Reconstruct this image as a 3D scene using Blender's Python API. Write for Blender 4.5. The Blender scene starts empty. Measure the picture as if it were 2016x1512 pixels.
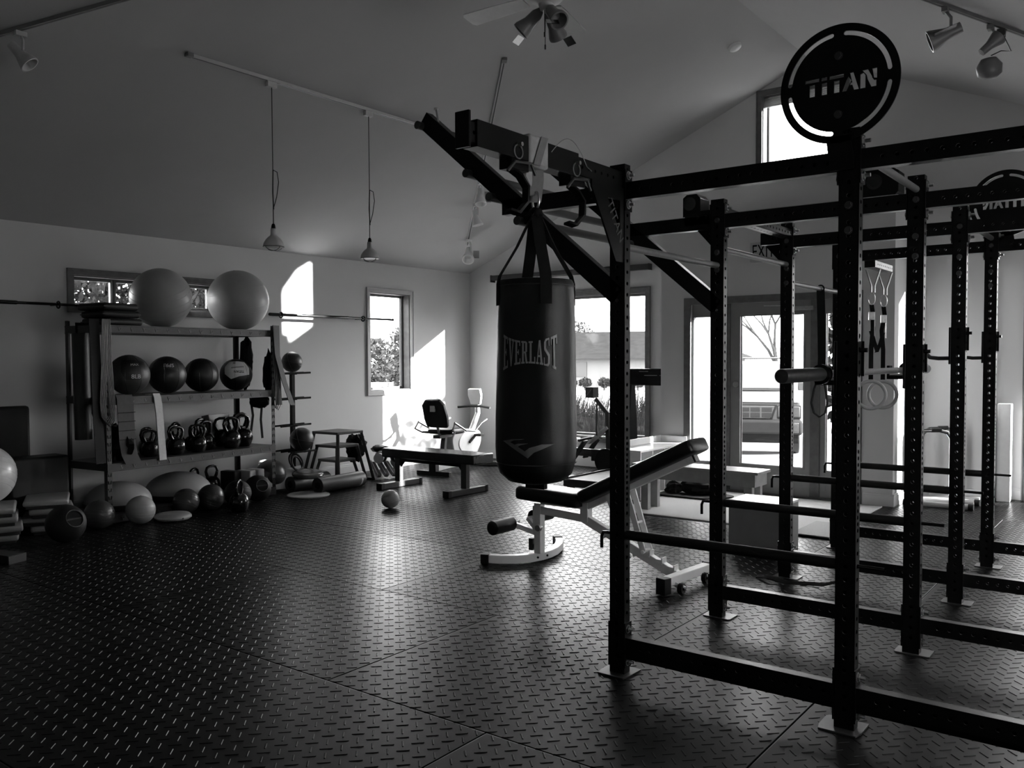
import bpy, math, random
from mathutils import Vector, Matrix, noise
random.seed(7)
S = bpy.context.scene
COL = S.collection
PI = math.pi

# ------------------------------------------------------------------ camera
cam = bpy.data.objects.new('camera', bpy.data.cameras.new('camera'))
COL.objects.link(cam)
S.camera = cam
cam.data.sensor_fit = 'HORIZONTAL'
cam.data.sensor_width = 36.0
cam.data.lens = 36.0 * 1714.06 / 2016.0
cam.data.shift_y = 8.0 / 2016.0
cam.data.clip_start = 0.05
cam.data.clip_end = 400
cam.location = (0, 0, 1.449)
_pi, _ro, _ya = math.radians(1.9634), math.radians(-0.2012), math.radians(37.1666)
_f = Vector((-math.sin(_ya) * math.cos(_pi), math.cos(_ya) * math.cos(_pi), -math.sin(_pi)))
_r = Vector((math.cos(_ya), math.sin(_ya), 0))
_u = _r.cross(_f)
_r2 = _r * math.cos(_ro) + _u * math.sin(_ro)
_u2 = -_r * math.sin(_ro) + _u * math.cos(_ro)
cam.rotation_euler = Matrix((_r2, _u2, -_f)).transposed().to_euler()

# ------------------------------------------------------------------ world, sun, exposure
world = bpy.data.worlds.new('sky')
S.world = world
world.use_nodes = True
wn = world.node_tree
bg = wn.nodes['Background']
SKY = 20.0
SUN = 75.0
tc = wn.nodes.new('ShaderNodeTexCoord')
sep = wn.nodes.new('ShaderNodeSeparateXYZ')
rmp = wn.nodes.new('ShaderNodeValToRGB')
rmp.color_ramp.elements[0].position = 0.47
rmp.color_ramp.elements[0].color = (0.35, 0.35, 0.35, 1)
rmp.color_ramp.elements[1].position = 0.53
rmp.color_ramp.elements[1].color = (1, 1, 1, 1)
mm = wn.nodes.new('ShaderNodeMath'); mm.operation = 'MULTIPLY_ADD'
mm.inputs[1].default_value = 0.5; mm.inputs[2].default_value = 0.5
wn.links.new(tc.outputs['Generated'], sep.inputs[0])
wn.links.new(sep.outputs['Z'], mm.inputs[0])
wn.links.new(mm.outputs[0], rmp.inputs[0])
wn.links.new(rmp.outputs[0], bg.inputs['Color'])
bg.inputs['Strength'].default_value = SKY
sl = bpy.data.lights.new('sun', 'SUN')
sl.energy = SUN
sl.angle = math.radians(0.8)
sun = bpy.data.objects.new('sun', sl)
COL.objects.link(sun)
SUN_DIR = Vector((-1.5, -1.0, -0.575)).normalized()
sun.rotation_euler = SUN_DIR.to_track_quat('-Z', 'Y').to_euler()
sun.location = (12, 20, 10)
S.view_settings.view_transform = 'Standard'
S.view_settings.look = 'None'
S.view_settings.gamma = 1.0
S.view_settings.use_curve_mapping = False
S.view_settings.exposure = 0.0
S.cycles.use_denoising = True
S.cycles.max_bounces = 10
S.cycles.diffuse_bounces = 6
S.cycles.glossy_bounces = 4
S.cycles.transparent_max_bounces = 12
S.cycles.caustics_reflective = False
S.cycles.caustics_refractive = False
S.cycles.sample_clamp_indirect = 8.0

def portal(loc, rot, sx, sy):
    l = bpy.data.lights.new('window_portal', 'AREA')
    l.shape = 'RECTANGLE'; l.size = sx; l.size_y = sy
    l.cycles.is_portal = True
    o = bpy.data.objects.new('window_portal', l)
    o.location = loc; o.rotation_euler = rot
    COL.objects.link(o)

# ------------------------------------------------------------------ materials
MATS = {}
def mat(name, v, rough=0.5, metal=0.0, var=0.12, scale=30, bump=0.0, bscale=200, spec=None, coat=0.0):
    if name in MATS: return MATS[name]
    m = bpy.data.materials.new(name); m.use_nodes = True
    nt = m.node_tree; b = nt.nodes['Principled BSDF']
    b.inputs['Roughness'].default_value = rough
    b.inputs['Metallic'].default_value = metal
    if spec is not None: b.inputs['Specular IOR Level'].default_value = spec
    if coat: b.inputs['Coat Weight'].default_value = coat
    t = nt.nodes.new('ShaderNodeTexCoord')
    n = nt.nodes.new('ShaderNodeTexNoise'); n.inputs['Scale'].default_value = scale
    n.inputs['Detail'].default_value = 3
    nt.links.new(t.outputs['Object'], n.inputs['Vector'])
    r = nt.nodes.new('ShaderNodeValToRGB')
    a, c = max(0, v * (1 - var)), v * (1 + var)
    r.color_ramp.elements[0].color = (a, a, a, 1); r.color_ramp.elements[0].position = .3
    r.color_ramp.elements[1].color = (c, c, c, 1); r.color_ramp.elements[1].position = .7
    nt.links.new(n.outputs['Fac'], r.inputs[0]); nt.links.new(r.outputs[0], b.inputs['Base Color'])
    if bump:
        n2 = nt.nodes.new('ShaderNodeTexNoise'); n2.inputs['Scale'].default_value = bscale
        nt.links.new(t.outputs['Object'], n2.inputs['Vector'])
        bp = nt.nodes.new('ShaderNodeBump'); bp.inputs['Strength'].default_value = bump
        bp.inputs['Distance'].default_value = 0.002
        nt.links.new(n2.outputs['Fac'], bp.inputs['Height']); nt.links.new(bp.outputs[0], b.inputs['Normal'])
    MATS[name] = m
    return m
BLACK = mat('black_powder_coat', 0.006, 0.34, 0, .1, 60, .15, 900, .12)
WALL = mat('painted_wall', 0.55, 0.75, 0, .015, 3, .12, 180)
CEIL = mat('painted_ceiling', 0.40, 0.85, 0, .015, 3, .12, 160)
TRIM = mat('wood_trim', 0.11, 0.4, 0, .2, 14)
TRIM_L = mat('pale_trim', 0.42, 0.4, 0, .05, 14)
BASEB = mat('white_baseboard', 0.6, 0.4, 0, .03, 10)
CHROME = mat('chrome', 0.45, 0.18, 1.0, .05, 20)
STEEL = mat('zinc_bolt', 0.5, 0.32, 1.0, .1, 50)
GREYBAR = mat('grey_pipe', 0.12, 0.5, 0.5, .1, 40)
VINYL = mat('black_vinyl', 0.009, 0.36, 0, .15, 20, .3, 500, .25)
RUB = mat('black_rubber', 0.01, 0.55, 0, .1, 20, .2, 400, .3)
GLOSS = mat('gloss_black_enamel', 0.008, 0.12, 0, .05, 20)
WHITEM = mat('white_enamel', 0.78, 0.35, 0, .03, 20)
LIGHTG = mat('light_grey_plastic', 0.42, 0.45, 0, .05, 20)
MIDG = mat('mid_grey_plastic', 0.13, 0.45, 0, .06, 20)
DARKG = mat('dark_grey_plastic', 0.03, 0.45, 0, .08, 20)
BALLG = mat('grey_gym_ball_vinyl', 0.28, 0.42, 0, .05, 8)
BALLW = mat('pale_gym_ball_vinyl', 0.50, 0.3, 0, .05, 8)
RACKG = mat('grey_hammered_steel', 0.042, 0.4, .3, .12, 60, .2, 300)
WOOD = mat('painted_pine', 0.28, 0.35, 0, .12, 12)
FABW = mat('white_fabric', 0.6, 0.9, 0, .06, 40, .5, 700)
FABG = mat('grey_fabric', 0.16, 0.9, 0, .12, 40, .5, 700)
FABB = mat('black_fabric', 0.010, 0.9, 0, .2, 40, .5, 700, .12)
CARPET = mat('grey_carpet_mat', 0.5, 0.95, 0, .35, 260, .8, 500)
WHITEP = mat('white_print', 0.7, 0.6, 0, .03, 40)
SILVP = mat('silver_print', 0.30, 0.5, 0, .05, 60)

def glass_mat():
    m = bpy.data.materials.new('window_glass'); m.use_nodes = True
    nt = m.node_tree; nt.nodes.clear()
    o = nt.nodes.new('ShaderNodeOutputMaterial'); mx = nt.nodes.new('ShaderNodeMixShader')
    t = nt.nodes.new('ShaderNodeBsdfTransparent'); g = nt.nodes.new('ShaderNodeBsdfGlossy')
    g.inputs['Roughness'].default_value = 0.02
    lw = nt.nodes.new('ShaderNodeLayerWeight'); lw.inputs['Blend'].default_value = 0.5
    pw = nt.nodes.new('ShaderNodeMath'); pw.operation = 'POWER'; pw.inputs[1].default_value = 5.0
    f = nt.nodes.new('ShaderNodeMath'); f.operation = 'MULTIPLY_ADD'; f.inputs[1].default_value = .9; f.inputs[2].default_value = .035
    nt.links.new(lw.outputs['Facing'], pw.inputs[0]); nt.links.new(pw.outputs[0], f.inputs[0])
    t.inputs[0].default_value = (.95, .95, .95, 1)
    nt.links.new(f.outputs[0], mx.inputs[0]); nt.links.new(t.outputs[0], mx.inputs[1])
    nt.links.new(g.outputs[0], mx.inputs[2]); nt.links.new(mx.outputs[0], o.inputs[0])
    return m
GLASS = glass_mat()

# ---- rubber floor: diamond-plate bars at 45 degrees and 1.22 x 1.83 m mats
def floor_mat():
    m = bpy.data.materials.new('diamond_plate_rubber'); m.use_nodes = True
    nt = m.node_tree; L = nt.links.new; b = nt.nodes['Principled BSDF']
    def M(op, a, c=None, d=None):
        n = nt.nodes.new('ShaderNodeMath'); n.operation = op
        for i, x in enumerate((a, c, d)):
            if x is None: continue
            if isinstance(x, (int, float)): n.inputs[i].default_value = x
            else: L(x, n.inputs[i])
        return n.outputs[0]
    t = nt.nodes.new('ShaderNodeTexCoord'); s = nt.nodes.new('ShaderNodeSeparateXYZ')
    L(t.outputs['Object'], s.inputs[0]); x, y = s.outputs['X'], s.outputs['Y']
    # mats: rows of 1.235 m, 1.84 m long, running bond
    row = M('DIVIDE', M('SUBTRACT', y, 2.585 - 12.35), 1.235)
    ri = M('FLOOR', row); rf = M('FRACT', row)
    par = M('MODULO', ri, 2.0)
    cx = M('DIVIDE', M('ADD', M('SUBTRACT', x, -3.01 - 18.4), M('MULTIPLY', par, 0.92)), 1.84)
    ci = M('FLOOR', cx); cf = M('FRACT', cx)
    ey = M('MULTIPLY', M('MINIMUM', rf, M('SUBTRACT', 1.0, rf)), 1.235)
    ex = M('MULTIPLY', M('MINIMUM', cf, M('SUBTRACT', 1.0, cf)), 1.84)
    edge = M('MINIMUM', ey, ex)
    seam = nt.nodes.new('ShaderNodeMapRange'); seam.interpolation_type = 'SMOOTHSTEP'
    seam.inputs['From Min'].default_value = 0.0012; seam.inputs['From Max'].default_value = 0.006
    L(edge, seam.inputs['Value'])
    nz = nt.nodes.new('ShaderNodeTexNoise'); nz.inputs['Scale'].default_value = 420; nz.inputs['Detail'].default_value = 2
    L(t.outputs['Object'], nz.inputs['Vector'])
    nw = nt.nodes.new('ShaderNodeTexNoise'); nw.inputs['Scale'].default_value = 1.6; nw.inputs['Detail'].default_value = 3
    L(t.outputs['Object'], nw.inputs['Vector'])
    hh = M('MULTIPLY', nz.outputs['Fac'], 0.00012)
    hh = M('ADD', hh, M('MULTIPLY', nw.outputs['Fac'], 0.002))
    hh = M('ADD', hh, M('MULTIPLY', seam.outputs[0], 0.003))
    bp = nt.nodes.new('ShaderNodeBump'); bp.inputs['Distance'].default_value = 1.0; bp.inputs['Strength'].default_value = 1.0
    L(hh, bp.inputs['Height']); L(bp.outputs[0], b.inputs['Normal'])
    wv = nt.nodes.new('ShaderNodeTexWhiteNoise'); wv.noise_dimensions = '2D'
    cb = nt.nodes.new('ShaderNodeCombineXYZ'); L(ri, cb.inputs[0]); L(ci, cb.inputs[1]); L(cb.outputs[0], wv.inputs['Vector'])
    rough = M('ADD', M('MULTIPLY', wv.outputs['Value'], 0.08), M('ADD', 0.27, M('MULTIPLY', nw.outputs['Fac'], 0.06)))
    L(rough, b.inputs['Roughness'])
    colv = M('MULTIPLY', M('ADD', 0.006, M('MULTIPLY', wv.outputs['Value'], 0.004)), M('ADD', M('MULTIPLY', seam.outputs[0], .9), .1))
    cc = nt.nodes.new('ShaderNodeCombineColor')
    for i in range(3): L(colv, cc.inputs[i])
    L(cc.outputs[0], b.inputs['Base Color'])
    L(M('MULTIPLY', seam.outputs[0], 0.075), b.inputs['Specular IOR Level'])
    return m
FLOORM = floor_mat()

# ------------------------------------------------------------------ mesh builder
class MB:
    def __init__(s): s.v = []; s.f = []
    def add(s, vs, fs):
        n = len(s.v); s.v += [tuple(p) for p in vs]; s.f += [tuple(i + n for i in f) for f in fs]; return s
    def box(s, c, d, R=None):
        hx, hy, hz = d[0] / 2, d[1] / 2, d[2] / 2
        vs = [Vector((x, y, z)) for x in (-hx, hx) for y in (-hy, hy) for z in (-hz, hz)]
        if R is not None: vs = [R @ p for p in vs]
        vs = [p + Vector(c) for p in vs]
        return s.add(vs, [(0, 1, 3, 2), (4, 6, 7, 5), (0, 4, 5, 1), (2, 3, 7, 6), (0, 2, 6, 4), (1, 5, 7, 3)])
    def bx(s, x0, x1, y0, y1, z0, z1): return s.box(((x0 + x1) / 2, (y0 + y1) / 2, (z0 + z1) / 2), (x1 - x0, y1 - y0, z1 - z0))
    def bar(s, a, b, w, h, up=(0, 0, 1)):
        a, b = Vector(a), Vector(b); d = (b - a); L = d.length; d.normalize()
        up = Vector(up); side = d.cross(up)
        if side.length < 1e-5: side = d.cross(Vector((1, 0, 0)))
        side.normalize(); up = side.cross(d)
        R = Matrix((d, side, up)).transposed()
        return s.box((a + b) / 2, (L, w, h), R)
    def tube(s, pts, r, n=10, closed=False, flat=None):
        pts = [Vector(p) for p in pts]; k = len(pts); rs = r if isinstance(r, (list, tuple)) else [r] * k
        T = []
        for i in range(k):
            if closed: t = pts[(i + 1) % k] - pts[i - 1]
            else: t = pts[min(i + 1, k - 1)] - pts[max(i - 1, 0)]
            T.append(t.normalized() if t.length > 0 else Vector((0, 0, 1)))
        N = T[0].orthogonal().normalized() if flat is None else (Vector(flat) - T[0] * T[0].dot(Vector(flat))).normalized()
        vs = []
        for i in range(k):
            N = N - T[i] * N.dot(T[i])
            if N.length < 1e-6: N = T[i].orthogonal()
            N.normalize(); B = T[i].cross(N)
            for j in range(n):
                a = 2 * PI * j / n
                vs.append(pts[i] + (N * math.cos(a) + B * math.sin(a)) * rs[i])
        fs = []
        m = k if closed else k - 1
        for i in range(m):
            for j in range(n):
                a = i * n + j; b = i * n + (j + 1) % n; c = ((i + 1) % k) * n + (j + 1) % n; d = ((i + 1) % k) * n + j
                fs.append((a, b, c, d))
        if not closed:
            fs.append(tuple(range(n - 1, -1, -1))); fs.append(tuple((k - 1) * n + j for j in range(n)))
        return s.add(vs, fs)
    def cyl(s, a, b, r, n=16, r2=None): return s.tube([a, b], [r, r if r2 is None else r2], n)
    def ribbon(s, pts, w, side, th=0.003):
        pts = [Vector(p) for p in pts]; side = Vector(side).normalized(); k = len(pts); vs = []
        for i in range(k):
            t = (pts[min(i + 1, k - 1)] - pts[max(i - 1, 0)]).normalized()
            nn = t.cross(side).normalized() * th / 2
            for sg, tg in ((-1, -1), (1, -1), (1, 1), (-1, 1)):
                vs.append(pts[i] + side * (sg * w / 2) + nn * tg)
        fs = [(3, 2, 1, 0)]
        for i in range(k - 1):
            for j in range(4):
                fs.append((i * 4 + j, i * 4 + (j + 1) % 4, (i + 1) * 4 + (j + 1) % 4, (i + 1) * 4 + j))
        fs.append(tuple((k - 1) * 4 + j for j in range(4)))
        return s.add(vs, fs)
    def lathe(s, prof, n=32, M=None, c=(0, 0, 0)):
        vs = []; c = Vector(c)
        for r, z in prof:
            for j in range(n):
                a = 2 * PI * j / n; p = Vector((max(r, 1e-5) * math.cos(a), max(r, 1e-5) * math.sin(a), z))
                if M is not None: p = M @ p
                vs.append(p + c)
        fs = []
        for i in range(len(prof) - 1):
            for j in range(n):
                fs.append((i * n + j, i * n + (j + 1) % n, (i + 1) * n + (j + 1) % n, (i + 1) * n + j))
        fs.append(tuple(range(n - 1, -1, -1))); fs.append(tuple((len(prof) - 1) * n + j for j in range(n)))
        return s.add(vs, fs)
    def sphere(s, c, r, n=40, sc=(1, 1, 1), R=None):
        M = Matrix.Diagonal(Vector(sc)) if R is None else R @ Matrix.Diagonal(Vector(sc))
        return s.lathe([(r * math.sin(PI * i / (n // 2)), -r * math.cos(PI * i / (n // 2))) for i in range(n // 2 + 1)], n, M, c)
    def prism(s, poly, h0, h1, M=None):
        """poly in local xy, thickness along z; M maps to place"""
        k = len(poly)
        vs = [Vector((x, y, h0)) for x, y in poly] + [Vector((x, y, h1)) for x, y in poly]
        if M is not None: vs = [M @ p for p in vs]
        return s.add(vs, [tuple(range(k - 1, -1, -1)), tuple(range(k, 2 * k))] + [(i, (i + 1) % k, k + (i + 1) % k, k + i) for i in range(k)])
    def torus(s, c, R, r, axis=(0, 0, 1), n=40, m=10, sc=(1, 1)):
        q = Vector(axis).to_track_quat('Z', 'Y')
        return s.tube([Vector(c) + q @ Vector((R * sc[0] * math.cos(2 * PI * i / n), R * sc[1] * math.sin(2 * PI * i / n), 0)) for i in range(n)], r, m, True)
    def mesh(s, name):
        me = bpy.data.meshes.new(name); me.from_pydata(s.v, [], s.f); me.validate(); me.update(); return me

def finish(me, smooth=35):
    if smooth:
        for p in me.polygons: p.use_smooth = True
        me.set_sharp_from_angle(angle=math.radians(smooth))
def part(name, mb, m, parent=None, bevel=0.0, smooth=35, label=None, fix=True, kind=None):
    import bmesh
    me = mb if isinstance(mb, bpy.types.Mesh) else mb.mesh(name)
    if fix:
        b = bmesh.new(); b.from_mesh(me); bmesh.ops.recalc_face_normals(b, faces=b.faces); b.to_mesh(me); b.free()
    finish(me, smooth)
    if not me.materials: me.materials.append(m)
    o = bpy.data.objects.new(name, me); COL.objects.link(o)
    if parent: o.parent = parent
    if bevel:
        bv = o.modifiers.new('bevel', 'BEVEL'); bv.width = bevel; bv.segments = 2; bv.limit_method = 'ANGLE'; bv.angle_limit = math.radians(40)
    if label: o['label'] = label
    if kind: o['kind'] = kind
    return o
def tag(o, label, cat, group=None, kind=None):
    o['label'] = label; o['category'] = cat
    if group: o['group'] = group
    if kind: o['kind'] = kind
    return o
def thing(name, label, cat, loc=(0, 0, 0), rz=0.0, group=None):
    o = bpy.data.objects.new(name, None); COL.objects.link(o)
    o.location = loc; o.rotation_euler = (0, 0, rz); o.empty_display_size = .05
    return tag(o, label, cat, group)
def dup(root, loc, rz=0.0, label=None, rot=None):
    def cp(o, par):
        c = o.copy(); COL.objects.link(c); c.parent = par
        for ch in [x for x in bpy.data.objects if x.parent == o]: cp(ch, c)
        return c
    r = cp(root, None); r.location = loc; r.rotation_euler = rot or (0, 0, rz)
    if label: r['label'] = label
    return r
def struct(name, mb, m, bevel=0, smooth=0, parent=None):
    o = part(name, mb, m, parent, bevel, smooth)
    if parent is None: o['kind'] = 'structure'
    return o
def curve_fill(loops, depth):
    """planar loops -> thick mesh with holes (outer loop first)"""
    cu = bpy.data.curves.new('c', 'CURVE'); cu.dimensions = '2D'; cu.fill_mode = 'BOTH'; cu.extrude = depth / 2
    for lp in loops:
        sp = cu.splines.new('POLY'); sp.points.add(len(lp) - 1); sp.use_cyclic_u = True
        for i, (x, y) in enumerate(lp): sp.points[i].co = (x, y, 0, 1)
    o = bpy.data.objects.new('c', cu)
    me = bpy.data.meshes.new_from_object(o)
    bpy.data.objects.remove(o); bpy.data.curves.remove(cu)
    return me
def text_mesh(s, size, depth=0.001, sx=1.0, align='CENTER'):
    cu = bpy.data.curves.new('t', 'FONT'); cu.body = s; cu.size = size; cu.extrude = depth / 2; cu.align_x = align; cu.align_y = 'CENTER'
    o = bpy.data.objects.new('t', cu)
    me = bpy.data.meshes.new_from_object(o)
    bpy.data.objects.remove(o); bpy.data.curves.remove(cu)
    for v in me.vertices: v.co.x *= sx
    return me
def xf(me, M):
    for v in me.vertices: v.co = M(v.co) if callable(M) else M @ v.co
    me.update(); return me
def wrap_sphere(me, R, n, up, lift=1.004):
    """lay a flat mesh (xy) on a sphere of radius R centred at 0, facing n"""
    n = Vector(n).normalized(); up = Vector(up); x = up.cross(n).normalized(); y = n.cross(x)
    def f(c):
        p = (x * c.x + y * c.y)
        d = p.length
        if d < 1e-6: return n * (R * lift + c.z)
        return (n * math.cos(d / R) + p.normalized() * math.sin(d / R)) * (R * lift + c.z)
    return xf(me, f)
def subdiv(me, L):
    import bmesh
    b = bmesh.new(); b.from_mesh(me)
    bmesh.ops.triangulate(b, faces=b.faces)
    for _ in range(6):
        es = [e for e in b.edges if e.calc_length() > L]
        if not es: break
        bmesh.ops.subdivide_edges(b, edges=es, cuts=1)
        bmesh.ops.triangulate(b, faces=[f for f in b.faces if len(f.verts) > 3])
    b.to_mesh(me); b.free(); return me

# ------------------------------------------------------------------ room shell
XL, XR, YF, YB = -8.26, 1.68, -2.2, 9.87
EZ, RX, RZ = 2.69, -3.29, 4.78
def ceil_z(x): return EZ + (RZ - EZ) * (x - XL) / (RX - XL) if x < RX else EZ + (RZ - EZ) * (XR - x) / (XR - RX)
def floor_mesh():
    # rubber slab plus the raised tread bars, laid in a 45-degree basket weave
    mb = MB().bx(XL - .2, XR + .2, YF - .2, 10.4, -0.12, 0)
    cs, q = 0.0566, 0.70711; V, F = [], []
    hexb = [(.0255, 0), (.0225, .0036), (-.0225, .0036), (-.0255, 0), (-.0225, -.0036), (.0225, -.0036)]
    hext = [(.0235, 0), (.0215, .0018), (-.0215, .0018), (-.0235, 0), (-.0215, -.0018), (.0215, -.0018)]
    for iu in range(-190, 240):
        for iv in range(-330, 90):
            u, v = (iu + .5) * cs, (iv + .5) * cs
            x, y = (u + v) * q, (u - v) * q
            if not (XL + .04 < x < XR - .04 and -1.0 < y < 10.0): continue
            if y > VY - .03 and VX0 - .03 < x < VX1 + .03: continue
            if y > YB - .04 and x < -1.45: continue
            if -4.25 < x < -2.15 and y > 7.07: continue
            row = (y - (2.585 - 12.35)) / 1.235; rf = (row % 1) * 1.235
            cx = (x + 3.01 + 18.4 + (int(row) % 2) * .92) / 1.84; cf = (cx % 1) * 1.84
            if min(rf, 1.235 - rf, cf, 1.84 - cf) < .012: continue
            d = (q, q) if (iu + iv) % 2 else (q, -q)
            n = (-d[1], d[0]); b0 = len(V)
            for a, c in hexb: V.append((x + d[0] * a + n[0] * c, y + d[1] * a + n[1] * c, -.0002))
            for a, c in hext: V.append((x + d[0] * a + n[0] * c, y + d[1] * a + n[1] * c, .0020))
            F.append((b0 + 6, b0 + 7, b0 + 8, b0 + 9, b0 + 10, b0 + 11))
            for k in range(6): F.append((b0 + k, b0 + (k + 1) % 6, b0 + 6 + (k + 1) % 6, b0 + 6 + k))
    mb.add(V, F)
    return mb
VX0, VX1, VY, VZ = -4.62, -2.13, 8.89, 2.98
struct('floor', floor_mesh(), FLOORM)

def wall_with_holes(name, axis, c0, c1, span, zfun, holes, m=WALL):
    """wall slab on plane axis ('x' or 'y') from c0 (inner) to c1 (outer); span=(a0,a1); holes=(a0,a1,z0,z1)"""
    mb = MB(); cuts = sorted({span[0], span[1], *[h[0] for h in holes], *[h[1] for h in holes]} | ({RX} if axis == 'y' and span[0] < RX < span[1] else set()))
    lo, hi = min(c0, c1), max(c0, c1)
    for a0, a1 in zip(cuts, cuts[1:]):
        hs = sorted([h for h in holes if h[0] <= a0 + 1e-6 and h[1] >= a1 - 1e-6], key=lambda h: h[2])
        z = 0.0; segs = []
        for h in hs: segs.append((z, h[2])); z = h[3]
        for z0, z1 in segs:
            if z1 > z0 + 1e-5:
                if axis == 'x': mb.bx(lo, hi, a0, a1, z0, z1)
                else: mb.bx(a0, a1, lo, hi, z0, z1)
        t0, t1 = zfun(a0), zfun(a1)
        P = []
        for c in (lo, hi):
            for a, zz in ((a0, z), (a1, z), (a1, t1), (a0, t0)):
                P.append((c, a, zz) if axis == 'x' else (a, c, zz))
        mb.add(P, [(0, 1, 2, 3), (7, 6, 5, 4), (0, 4, 5, 1), (1, 5, 6, 2), (2, 6, 7, 3), (3, 7, 4, 0)])
    return struct(name, mb, m)
WT = 0.17
W1 = (4.06, 5.59, 1.955, 2.25); W2 = (7.86, 8.60, 1.03, 2.31)
wall_with_holes('wall_left', 'x', XL, XL - WT, (YF, YB + WT), lambda a: EZ + .0, [W1, W2])
VX0, VX1, VY, VZ = -4.62, -2.13, 8.89, 2.98
W3 = (-7.45, -5.345, 0.40, 2.285); W4 = (-3.83, -2.92, 3.55, 4.46)
# gable wall: window bay, then the deeper bay beyond the entry
wall_with_holes('wall_back', 'y', YB, YB + WT, (XL - WT, XR + WT), ceil_z, [W3, (VX0 + .12, VX1 - .12, 0.0, VZ - .12), W4, (-1.49, XR, 0.0, 2.6)])
W5 = (-1.12, -0.36, 0.05, 2.65)
wall_with_holes('wall_back_recess', 'y', 10.06, 10.06 + WT, (-1.66, XR + .17), lambda a: 2.8, [W5])
struct('wall_recess_head', MB().bx(-1.49, XR, YB + WT, 10.06, 2.6, 2.8), WALL)
struct('wall_pier', MB().bx(-2.13, -1.49, YB - .15, YB, 0, 2.98).bx(-1.66, -1.49, YB, 10.06, 0, 2.8), WALL)
wall_with_holes('wall_right', 'x', XR, XR + WT, (YF, YB + WT), lambda a: EZ, [(2.6, 5.2, 0.8, 2.25)])  # opening for the unseen window added as daylight fill
wall_with_holes('wall_front', 'y', YF, YF - WT, (XL - WT, XR + WT), ceil_z, [])
cm = MB()
for xa, za, xb, zb in ((XL - .35, EZ - .35 * .42, RX, RZ), (RX, RZ, XR + .35, EZ - .35 * .42)):
    cm.add([(xa, YF - .3, za), (xb, YF - .3, zb), (xb, 10.35, zb), (xa, 10.35, za),
            (xa, YF - .3, za + .2), (xb, YF - .3, zb + .2), (xb, 10.35, zb + .2), (xa, 10.35, za + .2)],
           [(0, 1, 2, 3), (7, 6, 5, 4), (0, 4, 5, 1), (1, 5, 6, 2), (2, 6, 7, 3), (3, 7, 4, 0)])
struct('ceiling', cm, CEIL)
# entry vestibule: a flat-topped box with the glazed door set
VX0, VX1, VY, VZ = -4.62, -2.13, 8.89, 2.98
dw = MB()
DO = (-4.25, -2.50, 0.0, 2.03)
dw.bx(VX0, DO[0], VY, VY + .12, 0, VZ).bx(DO[1], VX1, VY, VY + .12, 0, VZ).bx(DO[0], DO[1], VY, VY + .12, DO[3], VZ)
dw.bx(VX1 - .12, VX1, VY + .12, YB, 0, VZ).bx(VX0, VX0 + .12, VY + .12, YB, 0, VZ)
dw.bx(VX0 + .12, VX1 - .12, VY + .12, YB, VZ - .12, VZ)
struct('wall_entry', dw, WALL)
struct('trim_1', MB().bx(VX0 - .02, VX1 + .02, VY - .02, YB, VZ, VZ + .018), TRIM_L)

def baseboard(name, a, b, n):
    a, b, n = Vector(a), Vector(b), Vector(n)
    mb = MB(); c = (a + b) / 2 + n * .008; d = b - a
    mb.bar(a + n * .008 + Vector((0, 0, .05)), b + n * .008 + Vector((0, 0, .05)), .016, .10)
    mb.bar(a + n * .005 + Vector((0, 0, .11)), b + n * .005 + Vector((0, 0, .11)), .010, .02)
    struct(name, mb, BASEB, .002)
baseboard('baseboard_left', (XL, YF, 0), (XL, YB, 0), (1, 0, 0))
baseboard('baseboard_back', (XL, YB, 0), (VX0, YB, 0), (0, -1, 0))
baseboard('baseboard_entry', (VX0, VY, 0), (DO[0] - .09, VY, 0), (0, -1, 0))
baseboard('baseboard_entry_right', (DO[1] + .09, VY, 0), (VX1 + .016, VY, 0), (0, -1, 0))
baseboard('baseboard_entry_side', (VX1, VY, 0), (VX1, YB - .15, 0), (1, 0, 0))
baseboard('baseboard_pier', (VX1, YB - .15, 0), (-1.49, YB - .15, 0), (0, -1, 0))
baseboard('baseboard_recess', (-1.49, 10.06, 0), (XR, 10.06, 0), (0, -1, 0))

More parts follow.
